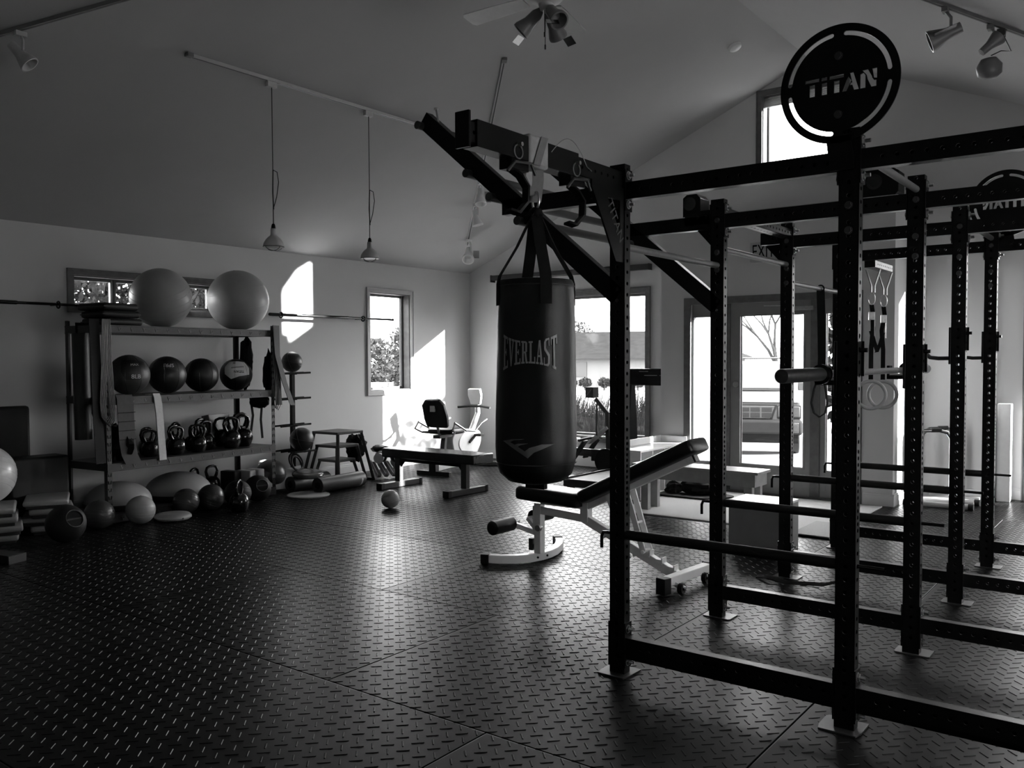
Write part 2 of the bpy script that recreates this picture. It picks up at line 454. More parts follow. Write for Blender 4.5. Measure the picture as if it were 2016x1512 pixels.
# ---- windows
def window(name, axis, inner, outer, hole, m, mullions=(), casing=.065, glass_at=.11, jamb=.03, sill=False, sgn=1, outer_only=False):
    """axis 'x': wall normal along x. casing trim on the room side"""
    a0, a1, z0, z1 = hole
    def B(mb, p0, p1, q0, q1, r0, r1):  # p along wall, q depth, r height
        if axis == 'x': mb.bx(min(q0, q1), max(q0, q1), p0, p1, r0, r1)
        else: mb.bx(p0, p1, min(q0, q1), max(q0, q1), r0, r1)
    s = 1 if outer > inner else -1
    fr = MB()
    q0, q1 = inner - s * .018, inner + s * .001
    B(fr, a0 - casing, a1 + casing, q0, q1, z1, z1 + casing); B(fr, a0 - casing, a1 + casing, q0, q1, z0 - casing, z0)
    B(fr, a0 - casing, a0, q0, q1, z0, z1); B(fr, a1, a1 + casing, q0, q1, z0, z1)
    q0, q1 = inner - s * .026, inner - s * .017
    B(fr, a0 - casing, a1 + casing, q0, q1, z1 + casing - .014, z1 + casing); B(fr, a0 - casing, a1 + casing, q0, q1, z0 - casing, z0 - casing + .014)
    B(fr, a0 - casing, a0 - casing + .014, q0, q1, z0 - casing + .014, z1 + casing - .014); B(fr, a1 + casing - .014, a1 + casing, q0, q1, z0 - casing + .014, z1 + casing - .014)
    root = struct(name, fr, m, .002)
    jb = MB(); q0, q1 = inner, inner + s * WT
    t = .012
    B(jb, a0, a0 + t, q0, q1, z0, z1); B(jb, a1 - t, a1, q0, q1, z0, z1); B(jb, a0 + t, a1 - t, q0, q1, z0, z0 + t); B(jb, a0 + t, a1 - t, q0, q1, z1 - t, z1)
    part('window_jamb', jb, TRIM, root, .001, 0)
    sa = MB(); g = inner + s * glass_at; j = jamb
    xs = [a0 + t] + list(mullions) + [a1 - t]
    for i, (p, q) in enumerate(zip(xs, xs[1:])):
        for (u0, u1, v0, v1) in ((p, p + j, z0 + t, z1 - t), (q - j, q, z0 + t, z1 - t), (p + j, q - j, z0 + t, z0 + t + j), (p + j, q - j, z1 - t - j, z1 - t)):
            B(sa, u0, u1, g - .018, g + .018, v0, v1)
            B(sa, u0 + .006, u1 - .006, g - .026, g + .026, v0 + .004, v1 - .004)
    part('window_sash', sa, TRIM, root, .001, 0)
    gl = MB()
    for p, q in zip(xs, xs[1:]): B(gl, p + j, q - j, g - .002, g + .002, z0 + t + j, z1 - t - j)
    part('window_pane', gl, GLASS, root, 0, 0)
    # light portal in the opening
    c = ((a0 + a1) / 2, (z0 + z1) / 2)
    o = outer + s * .02
    if axis == 'x': portal((o, c[0], c[1]), (PI / 2, 0, -s * PI / 2 + PI if False else (PI / 2 if s > 0 else -PI / 2)), a1 - a0, z1 - z0)
    else: portal((c[0], o, c[1]), (-PI / 2 if s > 0 else PI / 2, 0, 0), a1 - a0, z1 - z0)
    return root
window('window_1', 'x', XL, XL - WT, W1, TRIM, (4.50,), .06)
w2 = window('window_2', 'x', XL, XL - WT, W2, TRIM_L, (), .06, .14)
part('crank_handle', MB().tube([(XL - .085, 8.16, 1.075), (XL - .075, 8.16, 1.09), (XL - .07, 8.24, 1.085), (XL - .06, 8.25, 1.075)], .006, 8), DARKG, w2)
window('window_3', 'y', YB, YB + WT, W3, TRIM, (), .07)
w4 = window('window_4', 'y', YB, YB + WT, W4, TRIM, (), .07, .15)
window('window_5', 'y', 10.06, 10.06 + WT, W5, TRIM, (), .07)  # out-of-view window, added to throw the sun seen on the entry side
window('added_fill_window', 'x', XR, XR + WT, (2.6, 5.2, 0.8, 2.25), TRIM, (3.9,), .07)  # unseen window added to light the room from this side
# rolled-up blind in the gable window
bl = MB()
for i in range(7): bl.bx(W4[0] + .015, W4[1] - .015, YB + .03, YB + .06, W4[3] - .02 - i * .012 - .008, W4[3] - .02 - i * .012)
bl.bx(W4[0] + .015, W4[1] - .015, YB + .025, YB + .065, W4[3] - .12, W4[3] - .105)
tag(part('window_blind', bl, TRIM_L, None, 0, 0), 'slatted blind drawn up at the head of the high gable window', 'blind')

# ---- entry door set
dr = MB(); y0, y1 = VY - .015, VY + .12
dr.bx(DO[0] - .08, DO[1] + .08, VY - .018, VY, DO[3], DO[3] + .075).bx(DO[0] - .08, DO[0], VY - .018, VY, 0, DO[3]).bx(DO[1], DO[1] + .08, VY - .018, VY, 0, DO[3])
door = struct('door_1', dr, TRIM, .002)
GL = [(-4.225, -4.02, .31, 1.89), (-3.687, -3.012, .315, 1.888), (-2.782, -2.58, .30, 1.888)]
def leaf(x0, x1, z0, z1, g, name, m):
    mb = MB(); a0, a1, b0, b1 = g
    for yy0, yy1, e in ((VY + .03, VY + .075, 0.0),):
        mb.bx(x0, a0, yy0, yy1, z0, z1).bx(a1, x1, yy0, yy1, z0, z1).bx(a0, a1, yy0, yy1, z0, b0).bx(a0, a1, yy0, yy1, b1, z1)
    for (u0, u1, v0, v1) in ((a0 - .02, a0, b0 - .02, b1 + .02), (a1, a1 + .02, b0 - .02, b1 + .02), (a0, a1, b0 - .02, b0), (a0, a1, b1, b1 + .02)):
        mb.bx(u0, u1, VY + .02, VY + .085, v0, v1)
    o = part(name, mb, m, door, .0015, 0)
    part('door_pane', MB().bx(a0, a1, VY + .049, VY + .053, b0, b1), GLASS, o, 0, 0)
    return o
DOORM = mat('grey_painted_door', 0.22, 0.35, 0, .04, 10)
leaf(DO[0], -3.92, .02, 2.03, GL[0], 'sidelight', DOORM)
dl = leaf(-3.80, -2.935, .012, 2.03, GL[1], 'door_leaf', DOORM)
leaf(-2.84, DO[1], .02, 2.03, GL[2], 'sidelight', DOORM)
part('mullion', MB().bx(-3.92, -3.80, VY + .01, VY + .1, 0, 2.03), TRIM, door, .001, 0)
part('mullion', MB().bx(-2.935, -2.84, VY + .01, VY + .1, 0, 2.03), TRIM, door, .001, 0)
part('threshold', MB().bx(DO[0], DO[1], VY - .01, VY + .12, 0, .02), GREYBAR, door, .001, 0)
part('deadbolt', MB().cyl((-3.735, VY + .03, 1.16), (-3.735, VY + .01, 1.16), .032, 20), STEEL, dl)
part('door_closer', MB().bx(-3.15, -2.9, VY - .03, VY + .03, 1.93, 1.97).bar((-3.15, VY - .01, 1.98), (-3.4, VY - .06, 1.985), .02, .008), STEEL, dl, .002)
portal(((DO[0] + DO[1]) / 2, VY + .16, 1.05), (-PI / 2, 0, 0), DO[1] - DO[0], 2.0)
# ------------------------------------------------------------------ squat rig
PW, PD = 0.076, 0.051          # upright: 3 in across the front, 2 in deep
UX = [-2.041, -1.029, -0.02]
UY = [3.43, 4.51, 5.588, 6.684]
UH = 2.31
def perforated(w_, d_, L, pitch_w, pitch_d, r=0.0085, open_ends=False):
    """square tube along +z, faces with round holes. w_ along x, d_ along y"""
    mb = MB()
    def face(width, cells, place):
        h = width / 2
        for z0, z1, hole in cells:
            if not hole:
                mb.add([place(-h, z0), place(h, z0), place(h, z1), place(-h, z1)], [(0, 1, 2, 3)]); continue
            zc = (z0 + z1) / 2; n = 12; q = (z1 - z0) / 2
            ring = [place(r * math.cos(2 * PI * (i + .5) / n), zc + r * math.sin(2 * PI * (i + .5) / n)) for i in range(n)]
            out = []
            for i in range(n):
                a = 2 * PI * (i + .5) / n; c, s_ = math.cos(a), math.sin(a)
                k = min(h / abs(c) if abs(c) > 1e-6 else 9, q / abs(s_) if abs(s_) > 1e-6 else 9)
                out.append((c * k, s_ * k))
            corners = {}
            base = len(mb.v)
            vs = ring + [place(x, zc + y) for x, y in out]; fs = []
            cn = [(h, q), (-h, q), (-h, -q), (h, -q)]
            for i in range(n):
                j = (i + 1) % n
                fs.append((i, n + i, n + j, j))
                (x0, y0_), (x1, y1_) = out[i], out[j]
                if abs(x0 - x1) > 1e-6 and abs(y0_ - y1_) > 1e-6:
                    cx = h * (1 if x0 + x1 > 0 else -1); cy = q * (1 if y0_ + y1_ > 0 else -1)
                    vs.append(place(cx, zc + cy)); fs.append((n + i, len(vs) - 1, n + j))
            mb.add(vs, fs)
    def cells(pitch):
        out = []; z = 0.0
        while z < L - 1e-6:
            p = pitch(z); z1 = min(z + p, L); out.append((z, z1, z1 - z > 2.4 * r and z > .01)); z = z1
        return out
    cw, cd = cells(pitch_w), cells(pitch_d)
    face(w_, cw, lambda a, z: (a, -d_ / 2, z)); face(w_, cw, lambda a, z: (-a, d_ / 2, z))
    face(d_, cd, lambda a, z: (w_ / 2, a, z)); face(d_, cd, lambda a, z: (-w_ / 2, -a, z))
    if not open_ends:
        for z in (0, L): mb.add([(-w_ / 2, -d_ / 2, z), (w_ / 2, -d_ / 2, z), (w_ / 2, d_ / 2, z), (-w_ / 2, d_ / 2, z)], [(0, 1, 2, 3)])
    return mb
P2 = lambda z: 0.0508
PBENCH = lambda z: 0.0254 if 0.74 < z < 1.09 else 0.0508
_up = perforated(PW, PD, UH, P2, PBENCH).mesh('upright')
import bmesh as _bm
b = _bm.new(); b.from_mesh(_up); _bm.ops.remove_doubles(b, verts=b.verts, dist=1e-5); _bm.ops.recalc_face_normals(b, faces=b.faces); b.to_mesh(_up); b.free()
_up.materials.append(BLACK)
def beam_mesh(L, w_=PD, d_=PW, holes=True):
    mb = perforated(d_, w_, L, P2, lambda z: 0.0508 if holes == 2 else 99, .0075)
    me = mb.mesh('crossmember')
    b = _bm.new(); b.from_mesh(me); _bm.ops.remove_doubles(b, verts=b.verts, dist=1e-5); _bm.ops.recalc_face_normals(b, faces=b.faces); b.to_mesh(me); b.free()
    me.materials.append(BLACK); return me
def solid(o, t=.003):
    m = o.modifiers.new('wall', 'SOLIDIFY'); m.thickness = t; m.offset = -1; return o
rig = thing('squat_rig', 'long black bolted steel squat rig with perforated uprights, crossmembers and two round name discs', 'squat rig', (-1.029, 5.0, 0))
RO = Vector((-1.029, 5.0, 0))
def rp(name, mb, m=BLACK, bevel=0, smooth=35, label=None, par=None):
    if isinstance(mb, MB): mb.v = [tuple(Vector(p) - RO) for p in mb.v]
    return part(name, mb, m, par or rig, bevel, smooth, label)
def link_mesh(name, me, loc, rot, par=rig):
    o = bpy.data.objects.new(name, me); COL.objects.link(o); o.parent = par
    o.location = Vector(loc) - (RO if par is rig else Vector()); o.rotation_euler = rot
    return o
def bolt_geo(mb, p, n, r=.016, L=.03, nut=True):
    p, n = Vector(p), Vector(n).normalized()
    mb.tube([p, p + n * .010], r, 6); mb.tube([p, p + n * L], r * .45, 8); mb.tube([p - n * .001, p + n * .003], r * 1.25, 14)
ups = {}
def bolt_mesh(r, L, m):
    mb = MB(); bolt_geo(mb, (0, 0, 0), (1, 0, 0), r, L); me = mb.mesh('bolt'); finish(me); me.materials.append(m); return me
BOLT, BOLT2, BOLT3 = bolt_mesh(.016, .03, STEEL), bolt_mesh(.013, .012, STEEL), bolt_mesh(.0125, .006, DARKG)
for i, x in enumerate(UX):
    for j, y in enumerate(UY):
        o = link_mesh('upright', _up, (x + PW / 2, y + PD / 2, 0.006), (0, 0, 0)); solid(o); ups[i, j] = o
        fp = MB(); L = .066 if j == 0 and i < 2 else .032
        x0, x1 = (-.075, .045) if j == 0 else (-.065, .065)
        if i == 1 and j == 0: x0 = -.085
        fp.prism([(x0, -PD / 2 - (.045 if j == 0 else .012)), (x1 + .012, -PD / 2 - (.045 if j == 0 else .012)), (x1 + .022, -PD / 2 - .003), (x1 + .022, PD / 2 + .055), (x0, PD / 2 + .055), (x0 - .01, PD / 2 + .04), (x0 - .01, -PD / 2 + .0)], -0.006, 0.001)
        p = part('foot_plate', fp, mat('dark_foot_plate', .06, .35, .4), o, .001)
        for zz in (.055, .205, 2.13, 2.26):
            for me_, sx in ((BOLT, 1), (BOLT2, -1)):
                q = link_mesh('bolt', me_, (sx * (PW / 2 + .004), 0, zz), (0, 0, 0 if sx > 0 else PI), o)
        for zz in (2.195, 2.02, 1.925): link_mesh('bolt', BOLT3, (0, -PD / 2, zz), (0, 0, -PI / 2), o)
        # bracket sleeve plates where the crossmembers meet
        for z0, z1 in ((.03, .235), (2.10, 2.285)):
            br = MB().prism([(-PW / 2 - .006, -PD / 2 - .003), (-PW / 2, -PD / 2 - .003), (-PW / 2, PD / 2 + .0005), (PW / 2, PD / 2 + .0005), (PW / 2, -PD / 2 - .003), (PW / 2 + .006, -PD / 2 - .003), (PW / 2 + .006, PD / 2 + .006), (-PW / 2 - .006, PD / 2 + .006)], z0, z1)
            part('bracket', br, BLACK, o, 0, 0)
# crossmembers running left-right
ROTX = (0, PI / 2, 0)
Lx = UX[1] - UX[0] - PW
bm1 = beam_mesh(Lx - .012)
for j, y in enumerate(UY):
    zb = .138 if j == 0 else .148
    for i in range(2):
        for zc in (zb, 2.195):
            if zc < 1 and j == 3 and i == 0: pass
            solid(link_mesh('crossmember', bm1, (UX[i] + PW + .006, y + PD / 2, zc), ROTX))
# lower rail doubled on the front bay
rp('lower_rail', MB().bx(UX[0] + PW + .006, UX[1] - .006, UY[0] + .012, UY[0] + PD - .004, .074, .101).bx(UX[1] + PW + .006, UX[2] - .006, UY[0] + .012, UY[0] + PD - .004, .074, .101), BLACK, .002)
# crossmembers running front-back
bm2 = beam_mesh(UY[2] - UY[1] - PD - .012, PW * .66, PW, 2)
for i, j, zc in ((0, 1, 2.245),):
    o = solid(link_mesh('crossmember', bm2, (UX[i] + PW / 2, UY[j] + PD + .006, zc), (-PI / 2, 0, 0)))
for (i, j, z, m) in ((0, 0, 1.955, GREYBAR), (0, 1, 2.05, GREYBAR), (0, 2, 1.935, GREYBAR), (1, 0, 2.25, GREYBAR), (1, 2, 2.25, GREYBAR)):
    x = UX[i] + PW / 2
    rp('pull_up_bar', MB().cyl((x, UY[j] + PD, z), (x, UY[j + 1], z), .0165, 20), m, 0, 35, 'round grey pull-up bar')
# angled ladder on the outer end: two rising rails joined by pull-up rungs
def ladder_rail(y):
    return MB().bar((-2.0, y + PD / 2, 1.725), (-3.19, y + PD / 2, 2.715), PD, .088, (0, 0, 1))
for y in (UY[0], UY[1]):
    rp('ladder_rail', ladder_rail(y), BLACK, .002)
    rp('ladder_tie', MB().bar((UX[0], y + PD / 2, 2.195), (-2.66, y + PD / 2, 2.195), PD, PW), BLACK, .002)
for (x, z) in ((-3.196, 2.68), (-2.865, 2.385), (-2.715, 2.25), (-2.541, 2.115)):
    rp('ladder_rung', MB().cyl((x, UY[0] - .035, z), (x, UY[1] + PD + .03, z), .0215, 20), DARKG)
for (x, z) in ((-3.09, 2.67), (-2.47, 2.15)):
    rp('peg_pin', MB().cyl((x, UY[0] + .02, z), (x - .02, UY[0] + .02, z + .09), .005, 10).cyl((x - .02, UY[0] + .02, z + .085), (x - .021, UY[0] + .02, z + .095), .011, 12), STEEL)
# arm that carries the punching bag, straight out of the front corner upright
AX = UX[0] + PW / 2
arm = perforated(PD, PW, 1.06, lambda z: 99, P2, .0075).mesh('bag_arm'); arm.materials.append(BLACK)
solid(link_mesh('bag_arm', arm, (AX, UY[0], 2.245), (PI / 2, 0, 0)))
rp('end_plate', MB().bx(AX - .032, AX + .032, 2.355, 2.368, 2.19, 2.318), BLACK, .002)
rp('bag_arm_sleeve', MB().bx(AX - .034, AX + .034, 2.40, 3.06, 2.198, 2.294), BLACK, .002)
gus = curve_fill([[(0, 0), (-.27, 0), (-.27, -.03), (-.07, -.33), (0, -.33)], [(-.035, -.06), (-.035, -.20), (-.14, -.06)]], .008)
xf(gus, Matrix(((0, 0, 1, AX + PD / 2 + .006), (1, 0, 0, UY[0]), (0, 1, 0, 2.206), (0, 0, 0, 1))))
xf(gus, Matrix.Translation(-RO))
part('gusset', gus, BLACK, rig, 0, 0)
gt = text_mesh('TITAN', .07, .001, 1.0)
xf(gt, Matrix.Rotation(math.radians(-57), 4, 'Z'))
xf(gt, Matrix(((0, 0, 1, AX + PD / 2 + .0106 - RO.x), (1, 0, 0, UY[0] - .075 - RO.y), (0, 1, 0, 2.206 - .155 - RO.z), (0, 0, 0, 1))))
part('gusset_lettering', gt, mat('dull_print', .05, .6), rig, 0, 0)
for i, j, sl0 in ((0, 1, .15), (0, 2, .13)):
    y = UY[j] + PD / 2; x = UX[i]
    g = MB().prism([(x, 2.185), (x - .10, 2.185), (x - .10, 2.17), (x, 2.06)], y - .004, y + .004, Matrix(((1, 0, 0), (0, 0, 1), (0, 1, 0))))
    rp('gusset', g, BLACK)
    st = perforated(PW, PD, sl0, P2, lambda z: 99, .0095).mesh('stub_arm'); st.materials.append(BLACK)
    solid(link_mesh('stub_arm', st, (x - sl0 - .003, y, 2.225), ROTX))
# cantilever with ring hangers behind the back row
rb = beam_mesh(.5, PW * .66, PW, 2)
solid(link_mesh('ring_arm', rb, (-1.79, UY[3] + PD, 2.135), (-PI / 2, 0, 0)))
for y in (6.83, 7.17):
    rp('ring_bracket', MB().ribbon([(-1.79 - .05, y, 2.10), (-1.79 - .012, y, 1.98), (-1.79 - .012, y, 1.93)], .03, (0, 1, 0), .006)
       .ribbon([(-1.79 + .05, y, 2.10), (-1.79 + .012, y, 1.98), (-1.79 + .012, y, 1.93)], .03, (0, 1, 0), .006), MIDG)
# name discs
def letter_loops():
    """TITAN, cut as stencil strokes; each loop a polygon. x spans -0.5..0.5, height 0..1 (scaled later)"""
    L = []
    def q(*p): L.append(list(p))
    q((-.52, .82), (-.31, .82), (-.31, 1.0), (-.52, 1.0))                      # T bar
    q((-.455, .0), (-.375, .0), (-.375, .68), (-.455, .68))                    # T stem
    q((-.27, .82), (-.19, .82), (-.19, 1.0), (-.27, 1.0))                      # I top
    q((-.27, .0), (-.19, .0), (-.19, .68), (-.27, .68))                        # I
    q((-.15, .82), (.06, .82), (.06, 1.0), (-.15, 1.0))                        # T bar
    q((-.085, .0), (-.005, .0), (-.005, .68), (-.085, .68))                    # T stem
    q((.04, .0), (.10, .0), (.17, .55), (.13, .80), (.10, .62))                # A left
    q((.15, 1.0), (.20, 1.0), (.28, .0), (.21, .0), (.185, .30), (.15, .30), (.16, .44), (.18, .44))  # A right
    q((.30, .0), (.375, .0), (.375, .70), (.345, .86), (.30, .80))              # N left
    q((.33, 1.0), (.41, 1.0), (.50, .34), (.53, .34), (.53, .0), (.46, .0), (.405, .46), (.39, .72))
    q((.47, .50), (.54, .44), (.54, 1.0), (.47, 1.0))
    return L
R_D = .223
def disc_mesh():
    loops = [[(R_D * math.cos(2 * PI * i / 96), R_D * math.sin(2 * PI * i / 96)) for i in range(96)]]
    for a0, a1 in ((8, 82), (98, 172), (188, 262), (278, 352)):
        n = 22; ro, ri = R_D * .875, R_D * .80
        ps = [(ro * math.cos(math.radians(a0 + (a1 - a0) * i / n)), ro * math.sin(math.radians(a0 + (a1 - a0) * i / n))) for i in range(n + 1)]
        rm = (ro + ri) / 2; e = (ro - ri) / 2
        am = math.radians(a1)
        ps += [(rm * math.cos(am) - e * math.sin(am) * math.sin(t) * 1.0 + e * math.cos(am) * math.cos(t), rm * math.sin(am) + e * math.cos(am) * math.sin(t) + e * math.sin(am) * math.cos(t)) for t in (PI * .25, PI * .5, PI * .75)]
        ps += [(ri * math.cos(math.radians(a1 - (a1 - a0) * i / n)), ri * math.sin(math.radians(a1 - (a1 - a0) * i / n))) for i in range(n + 1)]
        am = math.radians(a0)
        ps += [(rm * math.cos(am) + e * math.sin(am) * math.sin(t) + e * math.cos(am) * math.cos(t), rm * math.sin(am) - e * math.cos(am) * math.sin(t) + e * math.sin(am) * math.cos(t)) for t in (PI * .75, PI * .5, PI * .25)]
        loops.append(ps)
    for lp in letter_loops():
        loops.append([(x * .25 + .005, (y - .5) * .066) for x, y in lp])
    return curve_fill(loops, .006)
dm = disc_mesh()
for (x, y, rz) in ((-1.030, UY[0] - .009, 0), (-0.915, UY[3] + PD + .009, PI)):
    me = dm.copy() if rz else dm
    me2 = xf(me.copy(), Matrix.Translation(Vector((x, y, 2.487)) - RO) @ Matrix.Rotation(rz, 4, 'Z') @ Matrix.Rotation(PI / 2, 4, 'X'))
    o = part('name_disc', me2, BLACK, rig, 0, 0, 'round black disc cut through with the word TITAN')
    for dz in (.105, -.115): link_mesh('bolt', BOLT3, Vector((x, y + (-.003 if not rz else .003), 2.487 + dz)) - RO, (0, 0, -PI / 2 if not rz else PI / 2), o)
    s_ = -1 if not rz else 1
    rp('disc_neck', MB().prism([(x - .045, 2.29), (x + .045, 2.29), (x + .06, 2.20), (x + .06, 2.16), (x - .03, 2.16)], y - .003, y + .003, Matrix(((1, 0, 0), (0, 0, 1), (0, 1, 0)))), BLACK)

# ------------------------------------------------------------------ safety pipes, j-cups, barbell
PLAB = ['black safety pipe across the front bay of the rig, nearest the camera', 'black safety pipe across the second bay, in front of the low pale box',
        'black safety pipe across the third bay of the rig', 'black safety pipe across the bay of the rig farthest back']
sp = None
for j in range(4):
    if sp is None:
        sp = thing('safety_pipe', PLAB[j], 'safety pipe', group='safety pipes in the rig')
        part('pipe', MB().cyl((PW + .002, 0, 0), (UX[1] - UX[0] - .002, 0, 0), .0225, 20), RUB, sp)
        part('pin', MB().cyl((-.03, 0, 0), (UX[1] - UX[0] + PW + .10, 0, 0), .0078, 12).tube([(-.028, 0, 0), (-.05, 0, -.002), (-.058, 0, -.02), (-.058, 0, -.075)], .0078, 10), GLOSS, sp)
        sp.location = (UX[0], UY[0] + PD / 2, .643)
    else:
        dup(sp, (UX[0], UY[j] + PD / 2, .643 + (.02 if j == 2 else 0)), 0, PLAB[j])
def jcup(loc, label, long=False):
    t = thing('j_cup', label, 'rack hook', loc, 0, 'rack hooks on the uprights')
    part('back_plate', MB().bx(-.012, 0, -.028, .028, -.10, .115).bx(-.012, PW + .01, .028, .034, -.02, .115), BLACK, t, .002)
    if long:
        part('hook', MB().tube([(-.01, 0, -.065), (-.07, 0, -.066), (-.115, 0, -.060), (-.145, 0, -.03)], .012, 12), DARKG, t)
    else:
        part('cradle', MB().bx(-.085, -.012, -.028, .028, -.055, -.035).bx(-.085, -.072, -.028, .028, -.055, .012), BLACK, t, .002)
        part('liner', MB().bx(-.072, -.012, -.026, .026, -.035, -.027), LIGHTG, t, .001)
    part('pin', MB().cyl((-.015, 0, .08), (PW + .03, 0, .08), .009, 12), GLOSS, t)
    return t
jcup((UX[1], UY[0] + PD / 2, 1.395), 'black hook plate on the front upright, holding the near end of the barbell')
jcup((UX[1], UY[1] + PD / 2, 1.395), 'black hook plate on the second upright, holding the far end of the barbell')
jcup((UX[1], UY[2] + PD / 2, 1.505), 'black hook plate with a bright round peg, empty, on the third upright from the camera', True)
jcup((UX[1], UY[3] + PD / 2, 1.505), 'black hook plate with a bright round peg, empty, on the farthest upright', True)
bb = thing('barbell', 'grey barbell resting in hooks on two uprights, thick sleeve towards the camera', 'barbell', (-1.07, 4.05, 1.3835))
BZ = Matrix.Rotation(-PI / 2, 3, 'X')
part('shaft', MB().cyl((0, -.66, 0), (0, .66, 0), .0142, 20), mat('knurled_steel', .22, .35, .8, .1, 60, .4, 1500), bb)
for s_ in (-1, 1):
    sl_ = MB().tube([(0, s_ * .68, 0), (0, s_ * 1.10, 0), (0, s_ * 1.105, 0)], [.0255, .0255, .024], 28)
    p = part('sleeve', sl_, mat('worn_sleeve_steel', .05, .38, .8, .3, 30, .2, 200), bb, 0, 35, 'thick scuffed steel sleeve')
    part('collar', MB().tube([(0, s_ * .655, 0), (0, s_ * .66, 0), (0, s_ * .685, 0), (0, s_ * .69, 0)], [.030, .038, .038, .030], 28), GLOSS, p)

# ------------------------------------------------------------------ punching bag
BX, BY = -2.003, 2.80
bag = thing('punching_bag', 'tall black leather punching bag with white lettering, hanging from the rig arm', 'punching bag', (BX, BY, .955))
prof = [(.0, .0), (.06, .0), (.11, .012), (.142, .04), (.156, .085), (.160, .15), (.159, .3), (.157, .5), (.153, .65), (.149, .76), (.149, .785), (.142, .798), (.10, .803), (.0, .803)]
body = MB()
n = 72
for i, (r, z) in enumerate(prof): pass
vs = []; fs = []
pr = []
for i in range(len(prof) - 1):
    (r0, z0), (r1, z1) = prof[i], prof[i + 1]
    k = max(1, int(abs(z1 - z0) / .02))
    for t in range(k): pr.append((r0 + (r1 - r0) * t / k, z0 + (z1 - z0) * t / k))
pr.append(prof[-1])
for r, z in pr:
    for j in range(n):
        a = 2 * PI * j / n
        w = noise.noise(Vector((math.cos(a) * 1.6, math.sin(a) * 1.6, z * 3))) * .004 + noise.noise(Vector((math.cos(a) * 5, math.sin(a) * 5, z * 9))) * .0015
        if z < .13: w += .0016 * math.sin(a * 46) * (1 - z / .13)
        rr = max(r + (w if r > .05 else 0), 1e-5)
        vs.append((rr * math.cos(a), rr * math.sin(a), z))
for i in range(len(pr) - 1):
    for j in range(n): fs.append((i * n + j, i * n + (j + 1) % n, (i + 1) * n + (j + 1) % n, (i + 1) * n + j))
body.add(vs, fs)
part('bag_body', body, VINYL, bag, 0, 50)
part('seam', MB().torus((0, 0, .775), .1515, .0022, n=64, m=6).torus((0, 0, .085), .1585, .002, n=64, m=6), DARKG, bag)
part('bottom_loop', MB().bx(-.045, .045, -.012, .012, -.022, .004), FABB, bag)
RINGZ = 2.045 - .955
def rad(z):
    for (r0, z0), (r1, z1) in zip(prof, prof[1:]):
        if z0 <= z <= z1 and z1 > z0: return r0 + (r1 - r0) * (z - z0) / (z1 - z0)
    return .15
for k, a in enumerate((-40, 50, 140, 230)):
    a = math.radians(a); c = Vector((math.cos(a), math.sin(a), 0)); t = Vector((-math.sin(a), math.cos(a), 0))
    part('hanging_strap', MB().ribbon([c * .1535 + Vector((0, 0, .70)), c * .1525 + Vector((0, 0, .785)), c * .145 + Vector((0, 0, .815)), c * .075 + Vector((0, 0, .93)), c * .012 + Vector((0, 0, RINGZ - .03))], .046, t, .004), FABB, bag)
# lettering: slab capitals wrapped round the bag, taller at both ends
def slab_word():
    G = {}
    s = .2   # serif/stroke unit in glyph box 1 x 1
    def V(x0, x1): return [[(x0, 0), (x1, 0), (x1, 1), (x0, 1)]]
    def Hh(x0, x1, y0, y1): return [[(x0, y0), (x1, y0), (x1, y1), (x0, y1)]]
    G['E'] = V(.16, .42) + Hh(.0, .9, .92, 1) + Hh(0, .95, 0, .08) + Hh(.4, .7, .47, .54) + Hh(.78, .9, .78, 1) + Hh(.83, .95, 0, .24) + Hh(.62, .7, .4, .62)
    G['V'] = [[(.42, 0), (.58, 0), (.38, .94), (.10, .94)], [(.46, 0), (.58, 0), (.9, .94), (.76, .94)]] + Hh(0, .5, .92, 1) + Hh(.62, 1, .92, 1)
    G['R'] = V(.14, .38) + Hh(.02, .5, 0, .08) + Hh(.02, .7, .92, 1) + Hh(.36, .66, .46, .54) + [[(.62, .46), (.86, .54), (.86, .94), (.66, 1), (.6, 1), (.6, .9), (.62, .54)]] + [[(.5, .5), (.74, .48), (.88, .08), (1, .08), (1, 0), (.68, 0)]]
    G['L'] = V(.18, .44) + Hh(.02, .6, .92, 1) + Hh(.02, .95, 0, .08) + Hh(.82, .95, 0, .3)
    G['A'] = [[(.1, .06), (.22, .06), (.52, 1), (.40, 1)], [(.40, 1), (.62, 1), (.92, .06), (.64, .06)]] + Hh(.0, .36, 0, .08) + Hh(.52, 1, 0, .08) + Hh(.24, .74, .3, .38)
    G['S'] = [[(.08, .62), (.34, .52), (.36, .9), (.62, .94), (.62, 1), (.3, 1), (.08, .88)], [(.08, .66), (.1, .58), (.62, .36), (.88, .3), (.9, .42), (.4, .62), (.3, .72)],
              [(.9, .42), (.9, .12), (.66, 0), (.34, 0), (.34, .06), (.6, .1), (.64, .38)], Hh(.04, .14, 0, .3)[0], Hh(.76, .86, .72, 1)[0], Hh(.1, .4, .0, .06)[0], Hh(.6, .82, .94, 1)[0]]
    G['T'] = V(.37, .63) + Hh(.0, 1, .92, 1) + Hh(.0, .12, .74, 1) + Hh(.88, 1, .74, 1) + Hh(.2, .8, 0, .08)
    mb = MB(); word = 'EVERLAST'; gw = 1 / len(word)
    for i, ch in enumerate(word):
        for poly in G[ch]:
            k = len(poly)
            P = [((i + x * .93 + .03) * gw, y) for x, y in poly]
            mb.prism(P, -.0006, .0006)
    return mb
wm = slab_word().mesh('w'); subdiv(wm, .035)
A0 = math.atan2(-2.8, 2.0) - math.radians(10.5); HS = math.radians(41)
